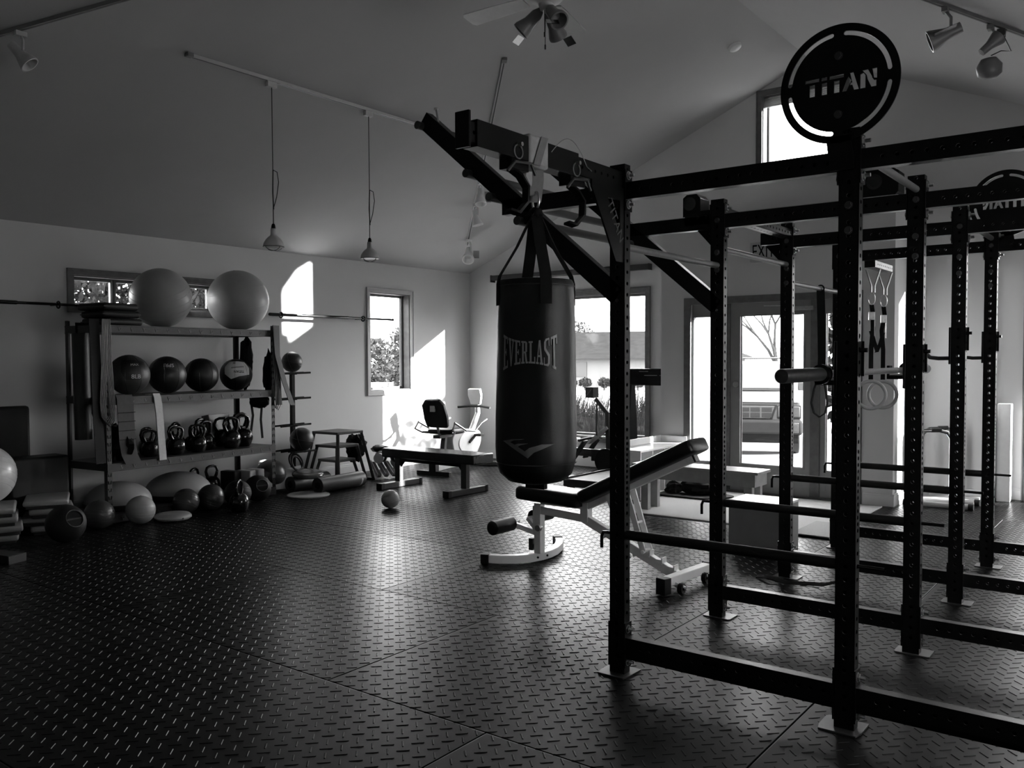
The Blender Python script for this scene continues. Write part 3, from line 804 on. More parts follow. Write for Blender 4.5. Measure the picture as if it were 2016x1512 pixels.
def wrapbag(c):
    u = c.x * 2 - 1; a = A0 + u * HS; hgt = .083 + .055 * u * u
    z = .516 + (c.y - .5) * hgt
    r = rad(z) + .0035 + c.z
    return Vector((r * math.cos(a), r * math.sin(a), z))
part('lettering', xf(wm, wrapbag), SILVP, bag, 0, 0, 'white capitals spelling EVERLAST', fix=False)
lg = [(245, 1056), (395, 1158), (432, 1122), (560, 1068), (480, 1070), (405, 1092), (378, 1114), (336, 1086), (352, 1076), (400, 1064), (335, 1068), (316, 1074), (290, 1060), (312, 1048), (378, 1037), (300, 1040)]
lp = []
for x, y in lg:
    dx = (900 + x / 3.288) - 1036; lp.append((dx, 540 + y / 3.288))
lm = curve_fill([[(x * .001, y * .001) for x, y in lp]], .00001); subdiv(lm, .012)
def wraplogo(c):
    a = math.atan2(-2.8, 2.0) + math.asin(max(-.98, min(.98, c.x * 1000 / 79.0)))
    z = 1.449 - (c.y * 1000 - 702) / 1714.06 * 3.42 - .955
    r = rad(z) + .0035
    return Vector((r * math.cos(a), r * math.sin(a), z))
part('logo', xf(lm, wraplogo), SILVP, bag, 0, 0, 'white pointed logo', fix=False)
# pale strap loop and snap hook that carry the bag
ls = thing('lifting_strap', 'pale webbing strap wrapped over the rig arm and carrying the punching bag', 'strap', (AX, 2.80, 2.245))
PALEW = mat('pale_webbing', .30, .8, 0, .08, 60)
part('strap_wrap', MB().bx(-.041, .041, -.095, .035, -.06, .062), PALEW, ls, .012)
part('strap_wrap', MB().ribbon([(.044, -.055, -.056), (.045, -.03, 0), (.044, .0, .06)], .045, (0, 1, 0), .003), FABG, ls)
part('strap_tail', MB().ribbon([(.01, .0, -.045), (.012, .0, -.10), (.0, .0, -.185)], .045, (.8, .6, 0), .006).ribbon([(-.02, -.06, -.045), (-.02, -.06, -.09), (-.005, -.02, -.16)], .03, (.8, .6, 0), .006), PALEW, ls)
tag(part('snap_hook', MB().tube([(BX + .024 * math.sin(t), BY - .012 * math.sin(t), 2.065 - .035 * math.cos(t) * 1.0) for t in [2 * PI * i / 24 for i in range(24)]], .005, 8, True), STEEL), 'steel snap hook between the pale strap and the punching bag straps', 'snap hook')
tag(part('strap_ring', MB().sphere((BX, BY, 2.02), .028, 16, (1, 1, .8)).cyl((BX - .045, BY, 2.0), (BX + .02, BY, 2.0), .016, 12), FABB), 'black bundle of strap ends at the top of the punching bag', 'strap bundle')
hk = None
for y, lab in ((2.66, 'black hook clamp on the rig arm, on the outer side of the pale strap'), (3.06, 'black hook clamp on the rig arm, between the pale strap and the upright')):
    if hk is None:
        hk = thing('hook_clamp', lab, 'clamp', (AX, y, 2.203), 0, 'clamps under the rig arm')
        part('clamp_block', MB().bx(-.03, .03, -.055, .055, -.045, 0), BLACK, hk, .003)
        part('hook', MB().ribbon([(.0, -.02, -.04), (.01, .02, -.06), (.02, .05, -.10), (.018, .05, -.16), (.0, .02, -.20), (-.02, -.01, -.19)], .03, (1, 0, .2), .012), BLACK, hk)
        part('lever', MB().tube([(.03, -.08, -.06), (.035, -.04, -.02), (.035, .06, -.01), (.035, .09, -.05)], .006, 8), DARKG, hk)
        part('pin_ring', MB().torus((.036, -.02, .02), .026, .003, (1, 0, 0), 28, 6).cyl((.03, -.02, .046), (.055, -.02, .046), .008, 10), STEEL, hk)
    else: dup(hk, (AX, y, 2.203), 0, lab)
tag(part('safety_wire', MB().tube([(AX + .034, 2.86 + .30 * t, 2.262 + .075 * math.sin(PI * min(1, t * 1.15)) - .1 * max(0, t - .75)) for t in [i / 16 for i in range(17)]], .0018, 6), STEEL), 'thin wire looping over the rig arm beside the pale strap', 'wire')

# gym rings and strap loop
def ring_set(x, y, zc, lab, flip=1):
    t = thing('gymnastic_ring', lab, 'gymnastic ring', (x, y, zc), math.radians(22), 'gymnastic rings hanging in the rig')
    part('ring', MB().torus((0, 0, 0), .103, .014, (0, 1, 0), 48, 12), mat('pale_wood_ring', .34, .4, 0, .08, 20), t)
    zt = 1.93 - zc
    part('webbing', MB().ribbon([(0, .0, .10), (0, 0, .35), (.012 * flip, 0, .5), (.008, 0, .62), (.0, 0, zt - .09)], .032, (1, 0, 0), .006).ribbon([(.0, .012, .48), (.02 * flip, .012, .40), (.045 * flip, .014, .33)], .03, (1, 0, .2), .004), FABB, t)
    part('buckle', MB().bx(-.02, .02, -.02, .012, .56, .62).bx(.018, .024, -.01, .01, .44, .62), STEEL, t, .002)
    part('carabiner', MB().torus((0, 0, zt - .045), .024, .004, (0, 1, 0), 24, 6, (1, 1.9)), STEEL, t)
ring_set(-1.80, 6.83, 1.165, 'pale gymnastic ring on a black strap, the nearer of the pair', 1)
ring_set(-1.80, 7.17, 1.155, 'pale gymnastic ring on a black strap, the farther of the pair', -1)
lpX, lpY = UX[0] + PW / 2, 6.28
tag(part('looped_strap', MB().ribbon([(lpX, lpY, 1.925), (lpX + .008, lpY, 1.7), (lpX + .014, lpY, 1.45), (lpX + .010, lpY, 1.33)], .055, (.95, .3, 0), .01)
    .ribbon([(lpX + .02, lpY, 1.34), (lpX + .045, lpY, 1.20), (lpX + .055, lpY, 1.12), (lpX + .04, lpY, 1.05), (lpX, lpY, 1.02), (lpX - .04, lpY, 1.05), (lpX - .058, lpY, 1.12), (lpX - .04, lpY, 1.22), (lpX, lpY, 1.34)], .035, (0, 1, 0), .005)
    .torus((lpX, lpY, 1.935), .024, .006, (0, 1, 0), 24, 8), FABB), 'black webbing strap looped over the rear pull-up bar, ending in an open loop', 'strap')
# ------------------------------------------------------------------ adjustable bench (white frame)
ab = thing('adjustable_bench', 'adjustable weight bench with white frame, black pads and raised backrest', 'weight bench', (-3.15, 5.03, 0))
def A(p): return (p[0] + 3.15, p[1], p[2])
def rpad(x0, x1, w, h, M, n=10, taper=0.0):
    """rounded pad: length along x, width w, thickness h"""
    mb = MB(); k = 24; rows = []
    L = x1 - x0
    st = [0, .006, .02, .05, .1, .5, .9, .95, .98, .994, 1]
    for t in st:
        x = x0 + L * t
        e = min(t, 1 - t) * L; rr = .045
        s_ = 1 if e > rr else math.sqrt(max(0.0, 1 - ((rr - e) / rr) ** 2)) * .22 + .78
        row = []
        for j in range(k):
            a = 2 * PI * j / k; c, s2 = math.cos(a), math.sin(a)
            px = abs(c) ** .35 * (1 if c > 0 else -1) * w / 2 * (s_ if True else 1); pz = abs(s2) ** .45 * (1 if s2 > 0 else -1) * h / 2 * (s_ * .6 + .4)
            row.append(Vector((x, px, pz)))
        rows.append(row)
    vs = [M @ p for r in rows for p in r]; fs = []
    for i in range(len(rows) - 1):
        for j in range(k): fs.append((i * k + j, i * k + (j + 1) % k, (i + 1) * k + (j + 1) % k, (i + 1) * k + j))
    fs.append(tuple(range(k - 1, -1, -1))); fs.append(tuple((len(rows) - 1) * k + j for j in range(k)))
    return mb.add(vs, fs)
part('seat_pad', rpad(-.55, -.04, .27, .10, Matrix.Translation((0, 0, .478)) @ Matrix.Rotation(math.radians(2), 4, 'Y')), VINYL, ab, 0, 60)
BA = math.atan2(.895 - .505, .80)
part('back_pad', rpad(0, .92, .28, .095, Matrix.Translation((-.02, 0, .505)) @ Matrix.Rotation(-BA, 4, 'Y')), VINYL, ab, 0, 60)
bd = Vector((math.cos(BA), 0, math.sin(BA))); bn = Vector((-math.sin(BA), 0, math.cos(BA)))
b0 = Vector((-.02, 0, .505)) - bn * .062
part('back_frame', MB().bar(b0 + bd * -.02, b0 + bd * .83, .052, .05, bn).bar(b0 + bd * .80, b0 + bd * .85, .056, .054, bn), WHITEM, ab, .004)
part('frame_cap', MB().bar(b0 + bd * .85, b0 + bd * .865, .06, .06, bn), DARKG, ab, .003)
part('seat_frame', MB().bar((-.40, 0, .425), (-.03, 0, .425), .04, .022).bx(-.06, .0, -.032, -.026, .33, .47).bx(-.06, .0, .026, .032, .33, .47), WHITEM, ab, .003)
part('post', MB().bx(-.45, -.395, -.03, .03, .06, .42).bx(-.462, -.45, -.03, .03, .20, .40), WHITEM, ab, .004)
part('main_frame', MB().bar((-.44, 0, .375), (-.02, 0, .352), .05, .055).bar((-.06, 0, .36), (.66, 0, .058), .05, .06).bx(-.06, -.0, -.026, .026, .33, .43), WHITEM, ab, .004)
st = MB()
for y in (-.045, .045): st.bar((.30, y, .60), (.435, y, .19), .012, .04).bar((.17, y, .53), (.33, y, .13), .012, .035)
st.cyl((.435, -.06, .19), (.435, .06, .19), .012).cyl((.375, -.05, .37), (.375, .05, .37), .009)
part('support_strut', st, WHITEM, ab, .002)
nt_ = MB()
for x, z in ((.47, .165), (.56, .128), (.645, .09)): nt_.bx(x - .005, x + .005, -.03, .03, z, z + .035).bx(x - .04, x, -.03, -.025, z - .01, z + .022).bx(x - .04, x, .025, .03, z - .01, z + .022)
part('height_notches', nt_, WHITEM, ab, .001)
def footU():
    pts = [(-.70, -.262), (-.60, -.225), (-.52, -.16), (-.455, -.06), (-.43, .03), (-.43, .12), (-.445, .22), (-.50, .36), (-.56, .46), (-.64, .55)]
    mb = MB(); vs = []; P = [Vector((x, y, 0)) for x, y in pts]
    for i, p in enumerate(P):
        t = (P[min(i + 1, len(P) - 1)] - P[max(i - 1, 0)]).normalized(); nn = Vector((-t.y, t.x, 0)) * .03
        vs += [p + nn + Vector((0, 0, .006)), p - nn + Vector((0, 0, .006)), p - nn + Vector((0, 0, .062)), p + nn + Vector((0, 0, .062))]
    fs = [(3, 2, 1, 0)] + [(i * 4 + j, i * 4 + (j + 1) % 4, (i + 1) * 4 + (j + 1) % 4, (i + 1) * 4 + j) for i in range(len(P) - 1) for j in range(4)] + [tuple((len(P) - 1) * 4 + j for j in range(4))]
    return mb.add(vs, fs)
f1 = part('front_foot', footU(), WHITEM, ab, .005)
part('rubber_cap', MB().bar((-.73, -.275, .034), (-.675, -.252, .034), .07, .066), RUB, f1, .004)
part('rubber_cap', MB().bar((-.655, .565, .034), (-.615, .52, .034), .07, .066), RUB, f1, .004)
part('bolts', MB().cyl((-.42, -.03, .035), (-.41, -.034, .035), .008, 8).cyl((-.40, .06, .035), (-.392, .06, .035), .008, 8), GLOSS, f1)
f2 = part('rear_foot', MB().bar((.70, -.24, .075), (.74, .26, .075), .06, .055), WHITEM, ab, .005)
part('rubber_cap', MB().bar((.69, -.30, .055), (.703, -.235, .055), .07, .10), RUB, f2, .004)
part('rubber_cap', MB().bar((.738, .255, .075), (.745, .31, .075), .07, .065), RUB, f2, .004)
for y in (-.17, .17):
    p = part('wheel', MB().tube([(.76, y - .012, .032), (.79, y - .012, .032)], .032, 20).cyl((.755, y - .012, .032), (.80, y - .012, .032), .012, 12), RUB, f2)
part('wheel_arm', MB().bar((.735, -.19, .055), (.80, -.185, .035), .01, .03).bar((.745, .15, .055), (.80, .155, .035), .01, .03), WHITEM, f2, .002)
r1 = part('foam_roller', MB().tube([(-.62, -.30, .26), (-.62, -.295, .26), (-.62, -.29, .26), (-.62, -.07, .26), (-.62, -.065, .26)], [.03, .045, .05, .05, .035], 24), VINYL, ab)
part('foam_roller', MB().tube([(-.52, .05, .30), (-.52, .06, .30), (-.52, .27, .30), (-.52, .28, .30)], [.035, .05, .05, .035], 24), VINYL, ab)
part('roller_arm', MB().bar((-.62, -.07, .262), (-.44, 0, .20), .035, .035).cyl((-.62, -.29, .26), (-.62, .02, .26), .012).cyl((-.52, .0, .30), (-.52, .27, .30), .012).bar((-.53, .01, .30), (-.46, .0, .24), .03, .03), WHITEM, ab, .002)
part('pull_pin', MB().cyl((-.38, -.03, .255), (-.38, -.06, .255), .009).tube([(-.38, -.058, .255), (-.38, -.062, .255), (-.38, -.085, .255)], [.012, .024, .022], 18).tube([(.14, -.03, .25), (.14, -.06, .25), (.13, -.062, .2)], .007, 8), STEEL, ab)
part('post_plate', MB().bx(-.505, -.47, -.02, .02, .075, .16).bx(-.475, -.455, -.01, .01, .09, .12), RUB, ab, .002)

# ------------------------------------------------------------------ flat bench
fb = thing('flat_bench', 'long black flat weight bench on two square-tube feet', 'weight bench', (-6.43, 7.06, 0))
part('bench_pad', MB().bx(-.64, .70, -.17, .17, .345, .445), mat('bench_vinyl', .02, .25, 0, .1, 20), fb, .012)
for x in (-.53, .45):
    p = part('foot', MB().bar((x, -.30, .034), (x, .33, .034), .075, .062), DARKG, fb, .004)
    part('rubber_cap', MB().bx(x - .042, x + .042, -.32, -.265, 0, .07), RUB, p, .004)
    part('rubber_cap', MB().bx(x - .042, x + .042, .30, .34, 0, .07), RUB, p, .004)
    part('leg', MB().bx(x - .04, x + .035, -.03, .03, .06, .33), DARKG, fb, .003)
    s_ = 1 if x < 0 else -1
    part('gusset', MB().prism([(x + .03 * s_, .34), (x + .14 * s_, .34), (x + .03 * s_, .22)], -.004, .004, Matrix(((1, 0, 0), (0, 0, 1), (0, 1, 0)))), BLACK, fb)
part('spine', MB().bar((-.53, 0, .315), (.45, 0, .315), .05, .05), BLACK, fb, .003)

# ------------------------------------------------------------------ wooden bench, cubby, low box, mats
wb = thing('wooden_bench', 'long painted wooden bench with square legs in front of the glazed door', 'bench', (-3.42, 7.42, 0))
part('bench_top', MB().bx(-.66, .58, -.16, .15, .425, .45), WOOD, wb, .004)
part('apron', MB().bx(-.62, .55, -.145, -.12, .315, .425).bx(-.62, .55, .11, .135, .315, .425).bx(.53, .55, -.12, .11, .315, .425).bx(-.62, -.60, -.12, .11, .315, .425), WOOD, wb, .002)
for x in (-.58, .44):
    for y in (-.105, .085): part('leg', MB().bx(x, x + .075, y - .02, y + .035, 0, .42), WOOD, wb, .002)
cu = thing('shoe_cubby', 'low white cubby cabinet with open compartments and a raised lip, beside the entry wall', 'cubby', (-4.44, 8.32, 0))
mb = MB().bx(-.165, .165, -.53, .53, .485, .505).bx(-.165, .165, -.53, .53, .0, .04).bx(-.165, -.155, -.53, .53, .04, .485).bx(-.165, .165, -.53, -.51, .04, .485).bx(-.165, .165, .51, .53, .04, .485)
part('cabinet_body', mb, WHITEM, cu, .003)
part('dividers', MB().bx(-.15, .165, -.515, .515, .26, .272).bx(-.15, .165, -.27, -.258, .04, .485).bx(-.15, .165, -.006, .006, .04, .485).bx(-.15, .165, .258, .27, .04, .485), WHITEM, cu, .001)
part('top_lip', MB().bx(-.165, -.15, -.53, .53, .505, .575).bx(-.15, .165, .515, .53, .505, .575), WHITEM, cu, .002)
pb = thing('plyometric_box', 'low square box with a pale top inside the rig', 'jump box', (-2.45, 6.385, 0))
part('box_body', MB().bx(-.21, .21, -.165, .165, 0, .36), mat('grey_box_side', .12, .5, 0, .06, 8), pb, .004)
part('box_top', MB().bx(-.212, .212, -.167, .167, .36, .375), WHITEM, pb, .003, label='pale shiny top')
tag(part('entry_mat', MB().bx(-4.2, -2.20, 7.12, 8.80, 0.0, .012), CARPET, None, .003), 'grey woven entry mat on the floor in front of the glazed door', 'mat')
tag(part('ribbed_mat', MB().bx(-2.45, -1.98, 6.98, 7.62, 0.012, .022), mat('ribbed_mat', .3, .8, 0, .3, 300, .8, 300), None, .002), 'small pale ribbed mat behind the rig, at the corner of the grey entry mat', 'mat')
bt = thing('boot_tray', 'black wavy-edged boot tray on the entry mat beneath the wooden bench', 'tray', (-4.0, 8.35, .012))
tp = [(.42 * math.cos(a) + .03 * math.sin(3 * a), .25 * math.sin(a) + .02 * math.cos(4 * a)) for a in [2 * PI * i / 40 for i in range(40)]]
part('tray_base', MB().prism(tp, 0, .008).prism([(x * 1.06, y * 1.06) for x, y in tp], .008, .02), RUB, bt, .002)
def lump(c, r, seed, sc=(1, 1, .5), amp=.25, n=24, fr=7):
    mb = MB().sphere((0, 0, 0), 1, n); vs = []
    for p in mb.v:
        q = Vector(p); d = 1 + amp * noise.noise(q * fr * .3 + Vector((seed, 0, 0))) + amp * .5 * noise.noise(q * fr + Vector((seed, 3, 0)))
        vs.append((c[0] + q.x * r * sc[0] * d, c[1] + q.y * r * sc[1] * d, c[2] + q.z * r * sc[2] * d))
    mb.v = vs; return mb
tag(part('work_glove', lump((-4.16, 8.30, .075), .07, 2, (1.3, .8, .9), .5), FABB), 'crumpled black glove on the boot tray', 'glove')
tag(part('folded_jacket', lump((-3.93, 8.36, .095), .15, 5, (1.25, .7, .52), .3), FABB), 'dark quilted jacket heaped on the boot tray', 'jacket')

# ------------------------------------------------------------------ treadmill, rower, recumbent bike, at the big window
tm = thing('treadmill', 'black treadmill by the big window, deck pointing into the room', 'treadmill', (-4.97, 8.6, 0))
part('deck', MB().bx(-.27, .27, -.78, .72, .06, .14), DARKG, tm, .01)
part('belt', MB().bx(-.21, .21, -.79, .70, .14, .146), RUB, tm, .001)
part('side_rail', MB().bx(-.28, -.21, -.76, .72, .12, .165), GLOSS, tm, .008)
part('side_rail', MB().bx(.21, .28, -.76, .72, .12, .165), GLOSS, tm, .008)
part('foot', MB().bx(-.27, -.22, -.70, -.62, 0, .06).bx(.22, .27, -.70, -.62, 0, .06).bx(-.27, .27, .55, .70, 0, .06), RUB, tm, .004)
part('motor_cover', MB().bx(-.28, .28, .48, .86, .10, .28), GLOSS, tm, .03)
part('upright', MB().prism([(.58, .1), (.86, .1), (.76, 1.22), (.68, 1.22)], -.29, -.245, Matrix(((0, 0, 1), (1, 0, 0), (0, 1, 0)))), GLOSS, tm, .004)
part('upright', MB().prism([(.58, .1), (.86, .1), (.76, 1.22), (.68, 1.22)], .185, .235, Matrix(((0, 0, 1), (1, 0, 0), (0, 1, 0)))), GLOSS, tm, .004)
cn = part('console', MB().bx(-.30, .275, .60, .72, 1.12, 1.32), GLOSS, tm, .01)
part('console_print', MB().bx(-.10, .02, .5985, .60, 1.283, 1.290).bx(-.03, .14, .5985, .60, 1.236, 1.244).bx(.17, .25, .5985, .60, 1.236, 1.244), MIDG, cn, 0, 0)

rw = thing('rowing_machine', 'dark rowing machine with a raised square monitor beneath the big window', 'rowing machine', (-5.78, 8.95, 0))
part('rail', MB().bar((-1.05, 0, .33), (.25, 0, .30), .05, .09), DARKG, rw, .004)
part('seat', rpad(-.36, -.02, .26, .06, Matrix.Translation((0, 0, .44))), LIGHTG, rw, 0, 60, 'pale seat')
part('flywheel', MB().cyl((.42, -.05, .22), (.42, .05, .22), .15, 36).bar((.22, 0, .28), (.42, 0, .28), .09, .14), RUB, rw, .004)
part('leg', MB().bar((-1.0, -.2, .03), (-1.0, .2, .03), .06, .05).bar((-1.0, 0, .05), (-.98, 0, .30), .05, .05), DARKG, rw, .003)
part('leg', MB().bar((.46, -.28, .03), (.46, .28, .03), .06, .05).bar((.46, 0, .05), (.42, 0, .2), .05, .05), DARKG, rw, .003)
part('footplate', MB().bar((.02, -.14, .22), (.20, -.14, .46), .11, .02).bar((.02, .14, .22), (.20, .14, .46), .11, .02), RUB, rw, .004)
part('footplate_bracket', MB().bar((.16, 0, .42), (.44, 0, .62), .10, .035), LIGHTG, rw, .003)
part('monitor_arm', MB().bar((.44, 0, .30), (.42, 0, .80), .04, .05).bar((.43, 0, .78), (.26, 0, .96), .035, .05).bar((.31, -.06, .90), (.31, -.06, .52), .02, .02), DARKG, rw, .003)
part('monitor', MB().bar((.17, 0, .98), (.25, 0, 1.07), .14, .03).box((.205, 0, 1.035), (.11, .13, .13)), DARKG, rw, .006)
part('handle', MB().tube([(.18, -.26, .47), (.22, -.1, .49), (.22, .1, .49), (.18, .26, .47)], .016, 12), RUB, rw)

rbk = thing('recumbent_bike', 'recumbent exercise bike with black seat back and pale shell, in the corner', 'exercise bike', (-7.3, 8.5, 0), math.radians(8))
part('base_rail', MB().bar((0, -.55, .09), (0, .62, .12), .08, .07), LIGHTG, rbk, .01)
part('stabiliser', MB().bar((-.24, -.58, .035), (.24, -.58, .035), .06, .06).bx(-.05, .05, -.62, -.54, .04, .20), RUB, rbk, .006)
part('stabiliser', MB().bar((-.24, .62, .035), (.24, .62, .035), .06, .06).bx(-.03, .03, .6, .65, .04, .1), RUB, rbk, .006)
sh = [(.10 + .36 * math.cos(a), .36 + .22 * math.sin(a) + .05 * math.cos(2 * a)) for a in [2 * PI * i / 36 for i in range(36)]]
part('shell', MB().prism(sh, -.06, .06, Matrix(((0, 0, 1), (1, 0, 0), (0, 1, 0)))), LIGHTG, rbk, .02)
part('shell_trim', MB().prism([(.16 + .27 * math.cos(a), .36 + .15 * math.sin(a)) for a in [2 * PI * i / 30 for i in range(30)]], -.068, .068, Matrix(((0, 0, 1), (1, 0, 0), (0, 1, 0)))), WHITEM, rbk, .01)
part('seat_post', MB().bar((0, -.40, .12), (0, -.34, .50), .06, .05).bx(-.05, .05, -.52, -.12, .46, .50), DARKG, rbk, .003)
part('seat', rpad(-.18, .18, .34, .07, Matrix.Translation((0, -.30, .54))), VINYL, rbk, 0, 60)
bk = [(-.15, 0), (-.17, .12), (-.16, .30), (-.10, .37), (.10, .37), (.16, .30), (.17, .12), (.15, 0)]
M_ = Matrix.Translation((0, -.48, .60)) @ Matrix.Rotation(math.radians(20), 4, 'X') @ Matrix(((1, 0, 0, 0), (0, 0, 1, 0), (0, 1, 0, 0), (0, 0, 0, 1)))
part('seat_back', MB().prism(bk, -.03, .03, M_), VINYL, rbk, .015)
part('back_stay', MB().bar((0, -.44, .48), (0, -.60, .88), .035, .02).box((0, -.60, .84), (.07, .02, .09)), LIGHTG, rbk, .002)
for s_ in (-1, 1):
    part('seat_handle', MB().tube([(s_ * .05, -.38, .52), (s_ * .24, -.48, .53), (s_ * .28, -.58, .58), (s_ * .27, -.52, .66), (s_ * .26, -.25, .55), (s_ * .27, -.05, .53), (s_ * .28, .08, .62), (s_ * .28, .22, .66)], .014, 10), CHROME, rbk)
part('mast', MB().tube([(0, .30, .50), (0, .46, .72), (0, .44, .90)], [.04, .035, .03], 14), LIGHTG, rbk)
cs = part('console', MB().prism([(-.07, 0), (-.10, .12), (-.09, .21), (.09, .21), (.10, .12), (.07, 0)], -.02, .025, Matrix.Translation((0, .42, .84)) @ Matrix.Rotation(math.radians(12), 4, 'X') @ Matrix(((1, 0, 0, 0), (0, 0, 1, 0), (0, 1, 0, 0), (0, 0, 0, 1)))), WHITEM, rbk, .006)
part('screen', MB().box((0, .375, .985), (.10, .01, .06), Matrix.Rotation(math.radians(12), 3, 'X')), MIDG, cs, .002)
part('handlebar', MB().tube([(-.25, .36, .80), (-.1, .40, .815), (.1, .40, .815), (.25, .36, .80)], .016, 12), RUB, rbk)
for s_ in (-1, 1):
    part('crank_arm', MB().bar((s_ * .08, .12, .36), (s_ * .09, .12 + s_ * .14, .36 + s_ * .09), .02, .03).box((s_ * .14, .12 + s_ * .14, .36 + s_ * .09), (.10, .09, .03)), RUB, rbk, .003)

# ------------------------------------------------------------------ parallettes and white board beyond the rig
pt = thing('parallel_dip_bar', 'tall silver dip bar with rounded hoop and grey feet, beyond the rig', 'dip bar', (-1.86, 9.12, 0), 0, 'silver dip bars beyond the rig')
for x in (-.17, .22):
    pass
part('hoop', MB().tube([(-.14, 0, .03), (-.14, 0, .60), (-.125, .02, .68), (-.07, .05, .725), (.05, .12, .735), (.13, .16, .71), (.16, .18, .65), (.16, .18, .10)], .019, 16), CHROME, pt)
part('base_tube', MB().cyl((-.19, -.03, .028), (.36, .0, .028), .026, 18).cyl((-.1, .22, .028), (.36, .22, .028), .024, 18), LIGHTG, pt)
part('end_cap', MB().cyl((-.22, -.033, .028), (-.17, -.03, .028), .031, 18).cyl((.35, .0, .028), (.395, .0, .028), .031, 18), RUB, pt)
part('grip', MB().cyl((.0, .09, .733), (.08, .135, .735), .022, 16), DARKG, pt)
dup(pt, (-1.86, 9.44, 0), math.radians(0), 'second silver dip bar, mostly hidden behind the first hoop')
bd_ = thing('foam_board', 'tall pale board standing on the floor beyond the far uprights', 'board', (-1.28, 9.88, 0))
part('board_face', MB().bx(-.10, .02, -.05, .06, 0, .98), WHITEM, bd_, .006)

# ------------------------------------------------------------------ small ball in the middle of the floor
def ball(name, loc, r, m, label, cat='exercise ball', group=None, n=48, ridges=True):
    t = thing(name, label, cat, loc, random.random() * 6, group)
    part('ball_skin', MB().sphere((0, 0, r), r, n), m, t, 0, 60)
    if ridges:
        mb = MB()
        for z in (-.35, -.2, .0, .2, .35): mb.torus((0, 0, r + z * r * 1.2), r * math.sqrt(1 - (z * 1.2) ** 2) + .0002, .0016, n=64, m=4)
        mb.cyl((0, 0, 2 * r - .003), (0, 0, 2 * r + .003), .008, 12)
        part('moulded_rings', mb, m, t)
    t.rotation_euler = (random.uniform(-.6, .6), 0, t.rotation_euler[2])
    # keep the centre where it should be after tilting
    c = Vector((0, 0, r)); R = t.rotation_euler.to_matrix(); t.location = Vector(loc) + c - R @ c
    return t
ball('playground_ball', (-6.02, 5.98, 0), .088, BALLG, 'small grey ball alone in the middle of the floor', 'ball')
# ------------------------------------------------------------------ steel storage shelf
SO = Vector((-7.395, 3.90, 0)); SA = math.atan2(.9943, -.1066)
SM = Matrix.Translation(SO) @ Matrix.Rotation(SA, 4, 'Z')
def sw(x, y, z=0): return SM @ Vector((x, y, z))
SL, SD = 1.96, .58
LV = [(.08, 'c'), (.535, 'b'), (1.12, 'b'), (1.753, 'b')]
sf = thing('storage_shelf', 'grey boltless steel shelving unit with four levels against the side wall', 'shelving', SO, SA)
for x in (0, SL):
    for y in (0, SD):
        mb = MB(); sx = 1 if x == 0 else -1; sy = 1 if y == 0 else -1
        mb.bx(min(x, x + sx * .045), max(x, x + sx * .045), min(y, y + sy * .003), max(y, y + sy * .003), 0, 1.80)
        mb.bx(min(x, x + sx * .003), max(x, x + sx * .003), min(y, y + sy * .045), max(y, y + sy * .045), 0, 1.80)
        p = part('post', mb, RACKG, sf)
        sl2 = MB()
        yy = -.0012 if y == 0 else SD + .0012
        for k in range(26):
            z = .05 + k * .067
            for s_ in (-1, 1):
                cx = x + sx * (.022 + .011 * s_)
                sl2.prism([(cx - .0035 + .003 * s_, z), (cx + .0035 + .003 * s_, z), (cx + .0035 - .003 * s_, z - .03), (cx - .0035 - .003 * s_, z - .03)], yy - .0006, yy + .0006, Matrix(((1, 0, 0), (0, 0, 1), (0, 1, 0))))
        part('slot_marks', sl2, GLOSS, p)
for z, k in LV:
    for y in (0, SD):
        mb = MB(); s_ = -1 if y == 0 else 1
        mb.bx(.0, SL, min(y, y + s_ * .004), max(y, y + s_ * .004), z - .07, z).bx(0, SL, min(y, y - s_ * .02), max(y, y - s_ * .02), z - .008, z)
        mb.bx(0, SL, min(y + s_ * .004, y + s_ * .008), max(y + s_ * .004, y + s_ * .008), z - .012, z).bx(0, SL, min(y + s_ * .004, y + s_ * .008), max(y + s_ * .004, y + s_ * .008), z - .07, z - .06)
        p = part('beam', mb, RACKG, sf, .001)
        if y == 0:
            em = MB()
            for q in range(15):
                cx = .14 + q * .125
                em.prism([(cx - .014, z - .022), (cx - .006, z - .022), (cx + .002, z - .045), (cx + .012, z - .030), (cx + .014, z - .034), (cx + .002, z - .054), (cx - .002, z - .054)], -.0078, -.0038, Matrix(((1, 0, 0), (0, 0, 1), (0, 1, 0))))
            part('stamped_marks', em, MIDG, p)
    for x in (.002, SL - .002):
        part('side_beam', MB().bx(x - .002, x + .002, .02, SD - .02, z - .065, z), RACKG, sf)
    part('shelf_board', MB().bx(.01, SL - .01, .01, SD - .01, z - .012, z), DARKG, sf)
def on(name, lx, ly, z, rz=0.0, label='', cat='', group=None):
    p = sw(lx, ly, z); return thing(name, label, cat, (p.x, p.y, p.z), SA + rz, group)
